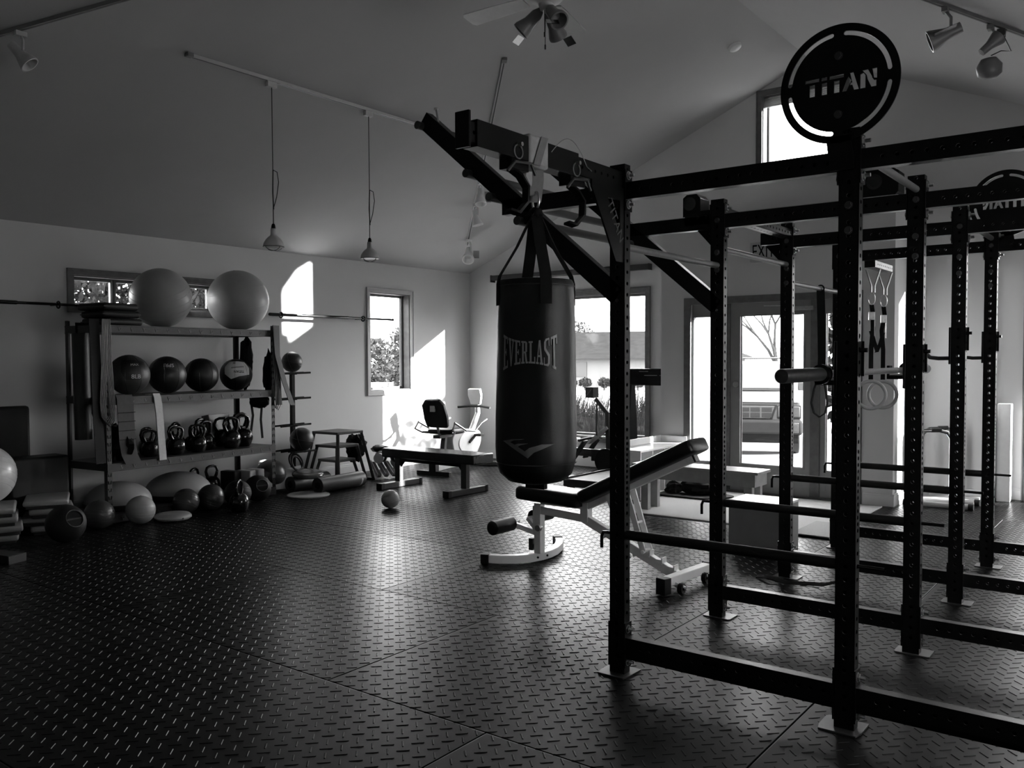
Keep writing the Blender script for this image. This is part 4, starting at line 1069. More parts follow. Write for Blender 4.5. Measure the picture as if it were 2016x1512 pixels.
# -- top: gym balls and foam pads
def gym(lx, ly, z, r, m, lab):
    p = sw(lx, ly, z); return ball('stability_ball', (p.x, p.y, p.z), r, m, lab, 'exercise ball', 'stability balls on top of the shelf', 64)
gym(.80, .30, 1.755, .285, BALLG, 'large grey stability ball on top of the shelf, beside the black pads')
gym(1.75, .30, 1.755, .315, BALLG, 'larger grey stability ball on top of the shelf, at its far end')
for k, (dx, a, lab) in enumerate(((.26, .05, 'black foam pad on top of the shelf, lowest of its stack'), (.245, -.08, 'black foam pad on top of the shelf, middle of its stack'), (.22, .04, 'black foam pad on top of the shelf, topmost of its stack'))):
    t = on('balance_pad', dx, .27, 1.755 + k * .067, a, lab, 'foam pad', 'foam pads on top of the shelf')
    part('pad_foam', MB().bx(-.18, .18, -.19, .19, 0, .064), RUB, t, .022)
    part('pad_edge', MB().bx(-.183, .183, -.193, .193, .028, .036), DARKG, t, .002)
# -- medicine balls, second level
def med(lx, ly, r, m, lab, panels=None, texts=()):
    t = on('medicine_ball', lx, ly, 1.122, 0, lab, 'medicine ball', 'medicine balls on the shelf')
    part('ball_leather', MB().sphere((0, 0, r), r, 48), m, t, 0, 60)
    sm = MB()
    for k in range(4): sm.tube([Matrix.Rotation(k * PI / 4, 3, 'Z') @ Vector((r * 1.001 * math.cos(a), 0, r + r * 1.001 * math.sin(a))) for a in [2 * PI * i / 40 for i in range(40)]], .0015, 4, True)
    part('seams', sm, GLOSS, t)
    for (pts, mm) in (panels or []):
        me = curve_fill([pts], .0001); subdiv(me, .02); wrap_sphere(me, r, VN, (0, 0, 1), 1.004); xf(me, Matrix.Translation((0, 0, r)))
        part('panel', me, mm, t, 0, 60, fix=False)
    for (s, size, x, y, rot, mm) in texts:
        me = text_mesh(s, size, .0002); subdiv(me, .02)
        xf(me, Matrix.Translation((x, y, .0008)) @ Matrix.Rotation(rot, 4, 'Z')); wrap_sphere(me, r, VN, (0, 0, 1), 1.006); xf(me, Matrix.Translation((0, 0, r)))
        part('printing', me, mm, t, 0, 60, fix=False)
    return t
_cl = Matrix.Rotation(-SA, 3, 'Z') @ (Vector((0, 0, 1.449)) - sw(1, .3, 1.3)); VN = (_cl.x, _cl.y, 0.02)
LEATH = mat('black_leather', .014, .4, 0, .1, 20, .3, 400)
med(.42, .27, .185, mat('grey_leather', .05, .45, 0, .1, 20, .3, 400), 'grey and black medicine ball marked 8LB, nearest on the shelf',
    [([(-.06, .15), (-.06, .03), (-.02, -.04), (.10, -.05), (.17, .02), (.17, .16)], LEATH)], [('8LB', .055, .07, -.015, 0, WHITEP), ('MAX', .035, .06, .10, .1, WHITEP)])
med(.84, .28, .178, LEATH, 'black medicine ball with upside-down white lettering, second on the shelf', [([(-.13, .03), (.0, .065), (.13, .03), (.15, .11), (.1, .16), (-.1, .16), (-.15, .11)], mat('dark_grey_leather', .035, .45, 0, .1, 20))], [('SPRI', .055, .02, .10, PI, WHITEP)])
med(1.26, .30, .168, LEATH, 'plain black medicine ball, third on the shelf')
med(1.69, .28, .165, LEATH, 'medicine ball with a white panel, beside the hanging black bands', [([(-.13, .01), (-.06, -.045), (.02, -.015), (.14, .0), (.15, .08), (.10, .16), (-.08, .17), (-.14, .10)], WHITEP)],
    [('TITAN', .036, .02, .035, PI, GLOSS), ('20', .03, -.03, .135, 0, GLOSS), ('xxxxxxxxx', .03, .01, .085, .1, GLOSS)])
# -- kettlebells, third level
def kettlebell_parts(t, s):
    r = .099 * s
    part('bell', MB().lathe([(0, 0), (r * .62, 0), (r * .80, r * .22), (r * .98, r * .7), (r, r * 1.0), (r * .93, r * 1.4), (r * .66, r * 1.76), (r * .3, r * 1.9), (0, r * 1.92)], 32), GLOSS, t, 0, 60)
    h = [(-r * .50, 0, r * 1.66), (-r * .72, 0, r * 2.05), (-r * .86, 0, r * 2.5), (-r * .70, 0, r * 2.95), (-r * .3, 0, r * 3.12), (r * .3, 0, r * 3.12), (r * .70, 0, r * 2.95), (r * .86, 0, r * 2.5), (r * .72, 0, r * 2.05), (r * .50, 0, r * 1.66)]
    part('handle', MB().tube(h, [r * .22, r * .19, r * .17, r * .165, r * .16, r * .16, r * .165, r * .17, r * .19, r * .22], 14), GLOSS, t, 0, 60)
KB = [(.10, .14, .85, .2, 'small black kettlebell at the near end of the row, behind the front post'), (.42, .36, .8, .5, 'small black kettlebell showing between the hanging straps and the white towel'),
      (.58, .20, .78, -.2, 'small black kettlebell just past the white towel'), (.82, .13, .85, 0, 'black kettlebell with a wide handle, alone in the front row past the towel'), (1.02, .40, .9, .4, 'black kettlebell in the back row, behind the wide-handled one'),
      (1.07, .13, .86, -.3, 'black kettlebell in the front row, fourth from the right end'), (1.27, .26, .92, .2, 'black kettlebell standing half behind its front-row neighbours'), (1.49, .14, 1.0, -.1, 'large black kettlebell in front of the leaning grey box'),
      (1.70, .20, 1.03, .1, 'large black kettlebell, second from the far end of the row'), (.72, .44, .8, .1, 'small black kettlebell at the back of the shelf'), (.92, .30, .85, .2, 'black kettlebell just behind the wide-handled one, towards the post'), (.33, .28, .75, .4, 'small black kettlebell behind the grey strap'), (.66, .36, .78, 0, 'small black kettlebell in the second row beside the towel'), (1.14, .30, .8, .5, 'black kettlebell in the middle row at the centre of the shelf'), (1.36, .45, .95, .3, 'black kettlebell at the back, beside the leaning grey box'), (1.58, .38, .95, -.3, 'black kettlebell behind the two large front ones'), (1.84, .40, 1.06, 0, 'largest black kettlebell at the far end of the row')]
for x, y, s, a, lab in KB:
    t = on('kettlebell', x, y, .536, a, lab, 'kettlebell', 'kettlebells on the shelf'); kettlebell_parts(t, s)
t = on('storage_box', 1.60, .47, .537, .1, 'grey flat-lidded box standing behind the kettlebells', 'box')
part('box_carton', MB().box((0, 0, .17), (.30, .10, .32), Matrix.Rotation(-.2, 3, 'X')), MIDG, t, .004)
# -- under the shelf
def bosu(lx, ly, lab, s=1.0, tilt=0.0):
    t = on('balance_dome', lx, ly, .085, 0, lab, 'balance trainer', 'balance domes under the shelf')
    part('dome', MB().lathe([(.315 * s * math.cos(a), .055 + .20 * s * math.sin(a)) for a in [PI / 2 * i / 14 for i in range(15)]], 48), BALLG, t, 0, 60)
    part('platform', MB().lathe([(0, 0), (.30 * s, 0), (.325 * s, .02), (.325 * s, .045), (.315 * s, .055), (0, .055)], 48), RUB, t)
    t.rotation_euler = (tilt, 0, SA); t.location.z += abs(math.sin(tilt)) * .33
bosu(.32, .32, 'grey half-ball balance trainer under the near end of the shelf', .92)
bosu(.98, .32, 'grey half-ball balance trainer under the middle of the shelf', 1.0)
for k, x in enumerate((1.72, 1.84)):
    t = on('yoga_block', x, .18, .082, .1, ('pale foam block under the shelf, the inner of two', 'pale foam block under the shelf, the outer of two, by the post')[k], 'yoga block', 'foam blocks under the shelf')
    part('block_foam', MB().bx(-.045, .045, -.09, .09, 0, .20), LIGHTG, t, .01)
t = on('foam_box', 1.60, .28, .082, .1, 'black block beside the pale foam blocks under the shelf', 'yoga block'); part('block_foam', MB().bx(-.05, .05, -.1, .1, 0, .20), RUB, t, .01)
for k, (x, y, s) in enumerate(((1.42, .36, .85), (1.25, .42, .8))):
    t = on('kettlebell', x, y, .082, .3 * k, ('black kettlebell on the lowest shelf beside the foam blocks', 'black kettlebell on the lowest shelf behind the dark ball')[k], 'kettlebell', 'kettlebells on the lowest shelf'); kettlebell_parts(t, s)
# -- floor in front of the shelf
def fball(x, y, r, m, lab, name='exercise_ball'): return ball(name, (x, y, 0), r, m, lab, 'exercise ball', 'balls on the floor by the shelf', 40)
fball(-7.28, 3.76, .125, mat('dark_ball', .035, .35, 0, .08, 8), 'dark round ball on the floor against the near post of the shelf')
fball(-7.22, 4.10, .125, BALLG, 'grey ball on the floor in front of the near half-ball trainer')
fball(-7.34, 4.62, .120, MATS['dark_ball'], 'dark ball on the floor between the grey ball and the ridged ball')
fball(-7.33, 4.88, .125, MATS['dark_ball'], 'dark ball with a pale scuff on the floor under the middle of the shelf')
fball(-7.30, 5.16, .130, RUB, 'black ridged ball on the floor beside the lone kettlebell')
def disc_cushion(loc, r, h, m, lab, rot=(0, 0, 0)):
    t = thing('balance_disc', lab, 'balance disc', loc); t.rotation_euler = rot
    part('disc_cushion', MB().lathe([(0, .006), (r * .5, 0), (r * .85, .006), (r, h * .35), (r, h * .6), (r * .88, h * .9), (r * .6, h), (r * .3, h * .96), (0, h * .95)], 44), m, t, 0, 60)
    part('valve', MB().cyl((r * .97, 0, h * .45), (r * 1.01, 0, h * .45), .008, 8), RUB, t)
disc_cushion((-7.17, 4.38, 0), .16, .065, BALLG, 'flat grey balance disc on the floor in front of the shelf')
t = thing('kettlebell', 'lone glossy black kettlebell on the floor in front of the shelf', 'kettlebell', (-7.04, 4.99, 0), SA + .5); kettlebell_parts(t, .95)
def handle_ball(loc, r, lab, d, m=RUB):
    t = thing('handled_medicine_ball', lab, 'medicine ball', loc, 0, 'handled medicine balls')
    d = Vector(d).normalized(); q = d.to_track_quat('Z', 'Y'); c = Vector((0, 0, r))
    prof = [(.42 * r, r * .80), (.45 * r, r * .91)] + [(r * math.sin(a), r * math.cos(a)) for a in [.47 + (PI - .47) * i / 26 for i in range(27)]]
    part('ball_rubber', MB().lathe(prof[::-1], 44, q.to_matrix(), c), m, t, 0, 60)
    part('grip_rim', MB().torus(c + d * r * .88, r * .455, r * .022, d, 32, 6), MIDG, t)
    part('grip_recess', MB().lathe([(.44 * r, r * .83), (.40 * r, r * .35), (0, r * .3)], 30, q.to_matrix(), c), GLOSS, t, fix=False)
    part('grip_bar', MB().cyl(c + q @ Vector((-.4 * r, 0, r * .75)), c + q @ Vector((.4 * r, 0, r * .75)), r * .1, 12), m, t)
handle_ball((-6.97, 3.33, 0), .15, 'black medicine ball with a hand grip, alone on the floor beside the stacked steps', (.95, .10, .42))
handle_ball((-7.39, 5.46, .0), .135, 'black hand-grip medicine ball on the floor by the far post of the shelf', (.9, -.2, .35))
# -- hangings on the shelf
def hang(name, lab, cat, pts, w, side, m, th=.004, group=None):
    mb = MB(); mb.ribbon([sw(*p) for p in pts], w, SM.to_3x3() @ Vector(side), th)
    return tag(part(name, mb, m), lab, cat, group)
hang('towel', 'white towel hanging over the edge of the second shelf level', 'towel', [(.50, .10, 1.128), (.50, -.005, 1.132), (.505, -.016, 1.10), (.52, -.022, .95), (.535, -.020, .75), (.55, -.022, .52)], .075, (1, 0, 0), FABW, .012)
tw = hang('pulling_strap', 'wide grey ribbed strap hanging in front of the second and third levels', 'strap', [(.17, .08, 1.128), (.17, -.006, 1.134), (.17, -.02, 1.10), (.175, -.025, .9), (.18, -.03, .72), (.20, -.03, .60), (.24, -.03, .52)], .16, (1, 0, 0), mat('strap_grey', .045, .7, 0, .1, 40), .006)
cc = MB()
for z in (.98, .90, .82, .74): cc.bar(sw(.095, -.032, z), sw(.262, -.032, z), .006, .006)
part('stitching', cc, BLACK, tw)
tag(part('gear_bag', lump((0, 0, 0), .17, 9, (1.25, .75, .9), .35), FABB), 'slumped black bag on the third shelf level below the grey strap', 'bag').location = sw(.20, .16, .70)
def band_loop(name, lab, x, y, z1, z0, w, m, r=.004, n=3, sp=.02, cat='resistance band'):
    t = thing(name, lab, cat, sw(x, y, z1), SA)
    for k in range(n):
        dx = (k - (n - 1) / 2) * sp; h = z1 - z0 + k * .012
        pts = [(dx - .012, 0, 0), (dx - w * .5, 0, -h * .4), (dx - w, 0, -h * .8), (dx - w * .8, 0, -h * .94), (dx, 0, -h), (dx + w * .8, 0, -h * .94), (dx + w, 0, -h * .8), (dx + w * .5, 0, -h * .4), (dx + .012, 0, 0)]
        part('band', MB().tube(pts, r, 8), m, t)
    return t
TUBE = mat('rubber_tubing', .015, .3, 0, .1, 20, spec=.25)
band_loop('tube_bands', 'bundle of long rubber tube bands hanging on the near front post of the shelf', -.01, -.035, 1.80, .905, .045, TUBE, .0045, 5, .012)
band_loop('tube_bands', 'pale-edged tube bands looped over the far front post of the shelf', SL - .01, -.04, 1.79, .93, .04, TUBE, .003, 3, .02)
def flat_band(lab, x, y, pts, w, m, name='flat_band'):
    return tag(part(name, MB().ribbon([sw(x + a, y + b, z) for a, b, z in pts], w, SM.to_3x3() @ Vector((1, .1, 0)), .006), m), lab, 'resistance band')
flat_band('wide dark band hanging from the top of the near back post', .05, .40, [(0, 0, 1.78), (.02, 0, 1.2), (.0, 0, .95)], .14, FABB)
flat_band('narrow black strap beside the near back post of the shelf, ending in a clip', .13, .30, [(-.09, 0, 1.72), (-.08, 0, 1.1), (.0, 0, .80), (.06, 0, .70)], .05, FABB)
flat_band('broad black band hanging down the near front post of the shelf', -.10, -.02, [(0, .02, 1.80), (0, .0, 1.3), (.01, 0, .9), (.03, 0, .55)], .10, mat('band_dark', .008, .55, 0, .1, 20, spec=.12))
flat_band('wide grey resistance band slanting down past the far front post', SL, -.045, [(-.02, 0, 1.80), (.0, 0, 1.5), (.10, .0, 1.2), (.20, 0, .98), (.22, 0, .95)], .075, mat('band_grey', .03, .5, 0, .1, 20, spec=.2))
flat_band('wide black resistance band hanging straight on the far front post', SL, -.03, [(0, 0, 1.805), (.01, 0, 1.4), (.02, 0, 1.1), (.03, 0, .96)], .10, RUB)
tag(part('gear_harness', lump((0, 0, 0), .2, 3, (.42, .3, 1.25), .35), FABB), 'black harness hanging from the top beam, behind the white-panelled ball', 'harness').location = sw(1.80, .25, 1.42)
tag(part('hip_belt', lump((0, 0, 0), .2, 12, (.5, .3, 1.2), .35), FABB), 'black padded belt hanging at the far end of the shelf', 'belt').location = sw(2.02, .12, 1.28)
tag(part('padded_cuff', lump((0, 0, 0), .13, 14, (1.2, .4, .55), .2), FABB), 'black padded cuff sticking out beneath the far end of the second level', 'cuff').location = sw(1.86, .12, 1.0)
hang('thin_strap', 'thin black strap hanging inside the far end of the third level', 'strap', [(1.80, .20, 1.10), (1.84, .20, .85), (1.80, .20, .62)], .03, (1, 0, 0), FABB)
hang('thin_strap', 'second thin black strap at the far end of the third level, next to the post', 'strap', [(1.95, .18, .98), (1.93, .18, .8), (1.95, .18, .60)], .03, (1, 0, 0), FABB)
t = tag(part('rolled_banner', MB().cyl(sw(-.085, .22, 1.68), sw(-.08, .21, .75), .07, 20), mat('dark_wrap', .01, .5, 0, .2, 10)), 'dark rolled sleeve hanging at the near end of the shelf', 'roll')

# ------------------------------------------------------------------ left of the shelf
tag(part('exercise_mat_panel', MB().bx(-8.22, -8.14, 2.75, 3.60, .0, 1.04), RUB, None, .03), 'tall dark padded panel leaning against the side wall, behind the pale ball', 'mat')
tag(part('equipment_bin', MB().bx(-8.10, -7.86, 3.30, 3.80, 0, .60), mat('bin_black', .012, .5, 0, .1, 10), None, .02), 'black storage bin between the padded panel and the shelf', 'bin')
stp = None
def step_deck(lab, loc, rz, first=None):
    if first is None:
        t = thing('aerobic_step', lab, 'aerobic step', loc, rz, 'stacked aerobic steps')
        part('step_top', MB().bx(-.17, .17, -.25, .25, .026, .070), mat('step_grey', .28, .4, 0, .06, 10), t, .016)
        part('step_riser', MB().bx(-.15, .15, -.23, .23, .0, .030), DARKG, t, .006)
        return t
    return dup(first, loc, rz, lab)
names = ['lowest', 'second from the bottom', 'third from the bottom', 'fourth from the bottom']
for k in range(4):
    lab = 'grey aerobic step, %s in the nearer stack' % names[k]
    a = random.uniform(-.03, .03); loc = (-7.52 + a, 3.02 + a, k * .071)
    if stp is None: stp = step_deck(lab, loc, 1.15)
    else: step_deck(lab, loc, 1.15 + a, stp)
for k in range(4):
    a = random.uniform(-.03, .03)
    step_deck('pale grey aerobic step, %s in the stack beside the black grip ball' % names[k], (-7.62 + a, 3.50 + a * .5, k * .071), 1.13 + a * 2, stp)
bl_ = ball('stability_ball', (-7.55, 2.96, .288), .243, BALLW, 'pale shiny stability ball resting on the stacked steps', 'exercise ball', None, 64)
t = thing('balance_beam', 'end of a low black beam lying on the floor near the stacked steps', 'beam', (-7.2, 2.62, 0), math.radians(14))
part('beam_body', MB().bx(-.9, .66, -.07, .07, .0, .062), RUB, t, .006); part('end_cap', MB().bx(.66, .675, -.07, .07, .0, .06), DARKG, t, .002)

# ------------------------------------------------------------------ wall bars
def wallbar(y0, y1, hooks, lab):
    t = thing('wall_bar', lab, 'bar', (-8.12, y0, 1.955), 0, 'long bars along the side wall')
    part('rod', MB().tube([(0, 0, 0), (0, .01, 0), (0, (y1 - y0) * .6, 0), (0, (y1 - y0) * .61, 0), (0, y1 - y0 - .02, 0), (0, y1 - y0, 0)], [.016, .019, .019, .014, .013, .018], 14), GLOSS, t)
    for h in hooks: part('wall_hook', MB().tube([(0, h - y0, .0), (-.14, h - y0, .0)], .012, 10).torus((0, h - y0, -.004), .03, .008, (0, 1, 0), 20, 8), BLACK, t)
    return t
wallbar(2.6, 4.08, (3.854, 2.8), 'long thin black bar held off the side wall, left of the shelf window')
wallbar(6.185, 8.144, (6.35, 7.615), 'long thin black bar on the side wall, reaching across the narrow window')

# ------------------------------------------------------------------ ball rack, jump stools, rollers, weights
TX, TY = -7.90, 6.32
tr = thing('ball_tree', 'black upright rack with round pegs for medicine balls, past the end of the shelf', 'ball rack', (TX, TY, 0))
part('pole', MB().bx(-.022, .022, -.022, .022, .03, 1.30), BLACK, tr, .002)
part('base', MB().bx(-.15, .25, -.03, .03, 0, .04).bx(-.03, .03, -.09, .12, 0, .04), BLACK, tr, .002)
for z in (1.285, 1.00, .70, .42):
    for x in (-.06, .06): part('peg', MB().cyl((x, -.21, z), (x, .21, z + .008), .011, 10), BLACK, tr)
    part('crosspiece', MB().bx(-.07, .07 if z > .5 else .22, -.012, .012, z - .012, z + .012), BLACK, tr)
for x in (.11, .21): part('peg', MB().cyl((x, -.15, .42), (x, .15, .42), .011, 10), BLACK, tr)
def medb(loc, r, lab):
    t = thing('slam_ball', lab, 'medicine ball', loc, .4, 'balls on the upright rack'); part('ball_rubber', MB().sphere((0, 0, r), r, 40), LEATH, t, 0, 60)
    part('seams', MB().torus((0, 0, r), r + .0005, .0025, (1, .2, .3), 48, 5).torus((0, 0, r), r + .0005, .0025, (.2, .1, 1), 48, 5), DARKG, t)
medb((TX + .0, TY + .0, 1.30), .115, 'black medicine ball on the top pegs of the upright rack')
medb((TX + .165, TY - .01, .42), .132, 'dark scuffed medicine ball on the lowest pegs of the upright rack')
def stool(h, s, loc, lab):
    t = thing('plyo_stool', lab, 'jump stool', loc, math.radians(3), 'nested jump stools')
    a = s / 2; b_ = a + h * .14
    part('stool_top', MB().bx(-a, a, -a, a, h - .03, h), RACKG, t, .004)
    for sx in (-1, 1):
        for sy in (-1, 1): part('leg', MB().bar((sx * (a - .018), sy * (a - .018), h - .02), (sx * b_, sy * b_, .0), .035, .035), RACKG, t, .002)
    part('foot_rail', MB().bar((-b_, -b_, .014), (b_, -b_, .014), .03, .028).bar((-b_, b_, .014), (b_, b_, .014), .03, .028), RACKG, t, .002)
stool(.60, .42, (-7.86, 6.95, 0), 'tallest grey steel jump stool, standing over two smaller ones')
stool(.44, .36, (-7.875, 6.95, 0), 'middle-sized grey steel jump stool, nested under the tallest one')
stool(.27, .31, (-7.885, 6.95, 0), 'smallest grey steel jump stool, innermost of the nest')
def roller(p0, p1, r, lab):
    p0, p1 = Vector(p0), Vector(p1); c = (p0 + p1) / 2
    t = thing('foam_roller', lab, 'foam roller', (c.x, c.y, 0), 0, 'foam rollers by the jump stools')
    d = (p1 - p0) / 2; z = Vector((0, 0, r))
    part('roller_foam', MB().tube([z - d, z - d * .99, z + d * .99, z + d], [r * .96, r, r, r * .96], 36), mat('roller_foam', .022, .45, 0, .1, 20), t)
    part('core', MB().cyl(z - d * 1.002, z - d * .9, r * .45, 24), GLOSS, t)
roller((-7.30, 6.16, 0), (-7.36, 6.85, 0), .085, 'black foam roller lying nearer the room, its end facing the camera')
roller((-7.62, 6.05, 0), (-7.66, 6.60, 0), .085, 'black foam roller lying behind the front one, under the balance cushion')
disc_cushion((-7.48, 6.18, .168), .17, .06, mat('dark_disc', .06, .2, 0, .1, 20), 'dark ridged balance disc lying on top of the two foam rollers', (.05, .12, 0))
tag(part('round_board', MB().lathe([(0, 0), (.22, 0), (.225, .008), (.22, .016), (0, .016)], 40), LIGHTG), 'thin pale round board on the floor under the foam rollers', 'board').location = (-7.28, 6.02, 0)
kb_ = curve_fill([[(-.20, 0), (.22, 0), (.22, .24), (-.20, .18)], [(-.02 + .055 * math.cos(a), .15 + .02 * math.sin(a)) for a in [2 * PI * i / 20 for i in range(20)]]], .03)
xf(kb_, Matrix.Translation((-7.78, 6.10, .02)) @ Matrix.Rotation(math.radians(80), 4, 'Z') @ Matrix.Rotation(math.radians(80), 4, 'X'))
tag(part('kickboard', kb_, LIGHTG, None, 0, 30), 'pale board with an oval hand hole, leaning behind the foam rollers', 'board')
ball('exercise_ball', (-7.93, 6.04, 0), .17, MATS['dark_ball'], 'dark exercise ball on the floor behind the far post of the shelf', 'exercise ball')
wts = None
for k in range(4):
    lab = 'pale striped sandbag weight leaning by the jump stools, %s of four' % ['nearest the stools', 'second', 'third', 'nearest the flat bench'][k]
    loc = (-7.72 + .10 * k * .35, 7.43 + .085 * k, 0)
    if wts is None:
        wts = thing('sandbag_weight', lab, 'ankle weight', loc, math.radians(-20), 'leaning sandbag weights')
        part('bag_fabric', MB().bar((-.10, 0, .17), (.14, -.02, .03), .06, .055, (0, 0, 1)), FABG, wts, .02)
        part('pale_edge', MB().bar((-.085, -.032, .19), (.15, -.05, .045), .012, .05, (0, 0, 1)), FABW, wts, .004)
    else: dup(wts, loc, math.radians(-20 + 3 * k), lab)
def glove(loc, rz, lab):
    t = thing('boxing_glove', lab, 'boxing glove', loc, rz, 'boxing gloves on the sandbags')
    part('mitt', lump((0, 0, .07), .085, loc[1] * 7, (1.35, .9, .85), .12), VINYL, t, 0, 60)
    part('thumb', lump((.05, -.06, .08), .04, loc[0] * 3, (1.2, .6, .7), .1), VINYL, t, 0, 60)
    part('cuff', MB().tube([(-.10, 0, .07), (-.16, 0, .07), (-.19, 0, .07)], [.055, .06, .062], 20), WHITEM, t, 0, 35, 'white cuff')
glove((-7.70, 7.50, .18), 2.2, 'black boxing glove with white cuff on the sandbags, nearer the jump stools')
glove((-7.62, 7.68, .17), 2.6, 'black boxing glove with white cuff on the sandbags, nearer the flat bench')
tag(part('punch_mitt', lump((-7.82, 7.60, .33), .11, 21, (1.2, .9, .45), .2), VINYL, None, 0, 60), 'dark flat punch mitt on top of the boxing gloves', 'punch mitt')
tag(part('net_sack', lump((-7.95, 7.32, .36), .13, 31, (.9, .9, 1.3), .4), FABB), 'dark net sack standing behind the jump stools', 'sack')
tag(part('cord_coil', MB().torus((-7.80, 6.28, .30), .10, .012, (1, .2, .5), 30, 8).torus((-7.79, 6.28, .28), .085, .012, (1, .3, .4), 30, 8), RUB), 'coil of dark cord behind the balance disc', 'cord')
tag(part('floor_strap', MB().ribbon([(-2.15, 5.50, .012), (-2.05, 5.44, .03), (-1.93, 5.45, .012), (-1.80, 5.52, .010), (-1.72, 5.50, .02), (-1.60, 5.62, .05), (-1.66, 5.56, .012), (-1.52, 5.47, .006)], .04, (.2, .9, .3), .006), FABB), 'black strap trailing on the floor around the foot of the third upright', 'strap')

# ------------------------------------------------------------------ exit sign, speakers, window rail
ex = thing('exit_sign', 'grey exit sign with black letters on the wall above the glazed door', 'exit sign', (-3.375, VY - .012, 2.55))
part('sign_box', MB().bx(-.19, .19, -.02, .012, -.105, .105), LIGHTG, ex, .004)
me = text_mesh('EXIT', .2, .003, .60); xf(me, Matrix.Translation((-.045, -.0215, 0)) @ Matrix.Rotation(PI / 2, 4, 'X')); part('lettering', me, BLACK, ex, 0, 0, fix=False)
def speaker(x, lab, s=1.0, w=.21):
    t = thing('speaker', lab, 'speaker', (x, VY + .16, VZ + .019), 0, 'speakers on the entry ledge')
    part('cabinet', MB().prism([(-w, 0), (w * .8, 0), (w, .04), (w, .24 * s), (w * .55, .30 * s), (-w * .55, .30 * s), (-w, .26 * s)], -.12, .12, Matrix(((1, 0, 0), (0, 0, 1), (0, 1, 0)))), BLACK, t, .006)
    part('cone', MB().lathe([(.07, 0), (.075, .006), (.06, .004), (.02, -.01), (0, -.008)], 28, Matrix.Rotation(PI / 2, 3, 'X'), (-.02, -.122, .15)), RUB, t)
speaker(-4.27, 'small black speaker standing at the outer end of the entry ledge', .85, .105)
speaker(-2.32, 'large black speaker on the entry ledge, behind the front upright', 1.0, .20)
rl = thing('roller_shade', 'dark roller shade cassette mounted above the big window', 'window shade', (-6.52, YB - .05, 2.595))
part('cassette', MB().bx(-1.26, 1.26, -.045, .045, -.035, .035), mat('bronze_cassette', .05, .35, .5, .1, 10), rl, .008)
part('bracket', MB().bx(-1.275, -1.26, -.05, .05, -.06, .04).bx(1.26, 1.265, -.05, .05, -.04, .04), DARKG, rl, .002)

# ------------------------------------------------------------------ ceiling: tracks, pendants, spots, fan, detector
def cz(x): return ceil_z(x)
def track(pts, lab, m=LIGHTG):
    (x0, y0), (x1, y1) = pts; t = thing('light_track', lab, 'light track', ((x0 + x1) / 2, (y0 + y1) / 2, cz((x0 + x1) / 2) - .015), 0, 'light tracks on the ceiling')
    c = Vector(t.location); a = Vector((x0, y0, cz(x0) - .014)) - c; b_ = Vector((x1, y1, cz(x1) - .014)) - c
    part('track_channel', MB().bar(a, b_, .035, .026), m, t, .002); part('track_slot', MB().bar(a + Vector((0, 0, -.0135)), b_ + Vector((0, 0, -.0135)), .012, .002), DARKG, t)
    part('end_feed', MB().bar(a - (b_ - a).normalized() * .05, a, .05, .03), MIDG, t, .003)
track(((-5.83, 3.78), (-5.83, 6.95)), 'pale light track running along the sloping ceiling, carrying two pendant lamps')
track(((-4.84, 6.28), (-7.55, 8.98)), 'light track slanting down the ceiling behind the rig ladder, carrying small spotlights')
track(((-6.55, 2.20), (-5.25, 3.35)), 'dark light track at the near corner of the sloping ceiling, with one spotlight', MIDG)
track(((-1.75, 6.50), (-.30, 7.78)), 'light track on the far ceiling slope, right of the round disc', MIDG)
def pendant(x, y, lab):
    z = cz(x); zb = 2.36
    t = thing('pendant_lamp', lab, 'pendant lamp', (x, y, zb), 0, 'pendant lamps on long cords'); H = z - zb
    part('track_adapter', MB().bx(-.02, .02, -.05, .04, H - .075, H - .03), LIGHTG, t, .003)
    part('cord', MB().tube([(0, 0, H - .07), (.002, .0, H * .5), (0, 0, .17)], .0035, 6).tube([(0, 0, .62), (.03, .02, .60), (.035, .03, .52), (.02, .02, .40), (.0, 0, .30)], .0035, 6).tube([(.004, 0, .62), (-.008, .004, .45), (.006, 0, .30)], .005, 6), BLACK, t)
    part('socket', MB().lathe([(.010, .185), (.016, .17), (.018, .15), (.022, .148)], 18), BLACK, t)
    part('lamp_shade', MB().lathe([(.084, -.002), (.085, .0), (.083, .012), (.076, .035), (.060, .06), (.042, .078), (.028, .088), (.024, .10), (.023, .145), (.0, .15)], 32), LIGHTG, t, 0, 60)
    part('wire_guard', MB().torus((0, 0, 0), .083, .003, n=32, m=6).tube([(.08 * math.cos(a), 0, -.03 * math.sin(a)) for a in [PI * i / 10 for i in range(11)]], .0025, 6).tube([(0, .08 * math.cos(a), -.03 * math.sin(a)) for a in [PI * i / 10 for i in range(11)]], .0025, 6), DARKG, t)
pendant(-5.83, 4.494, 'pale dome pendant lamp on a long cord, the nearer of the pair')
pendant(-5.83, 5.558, 'pale dome pendant lamp on a long cord, the farther, above the narrow window')
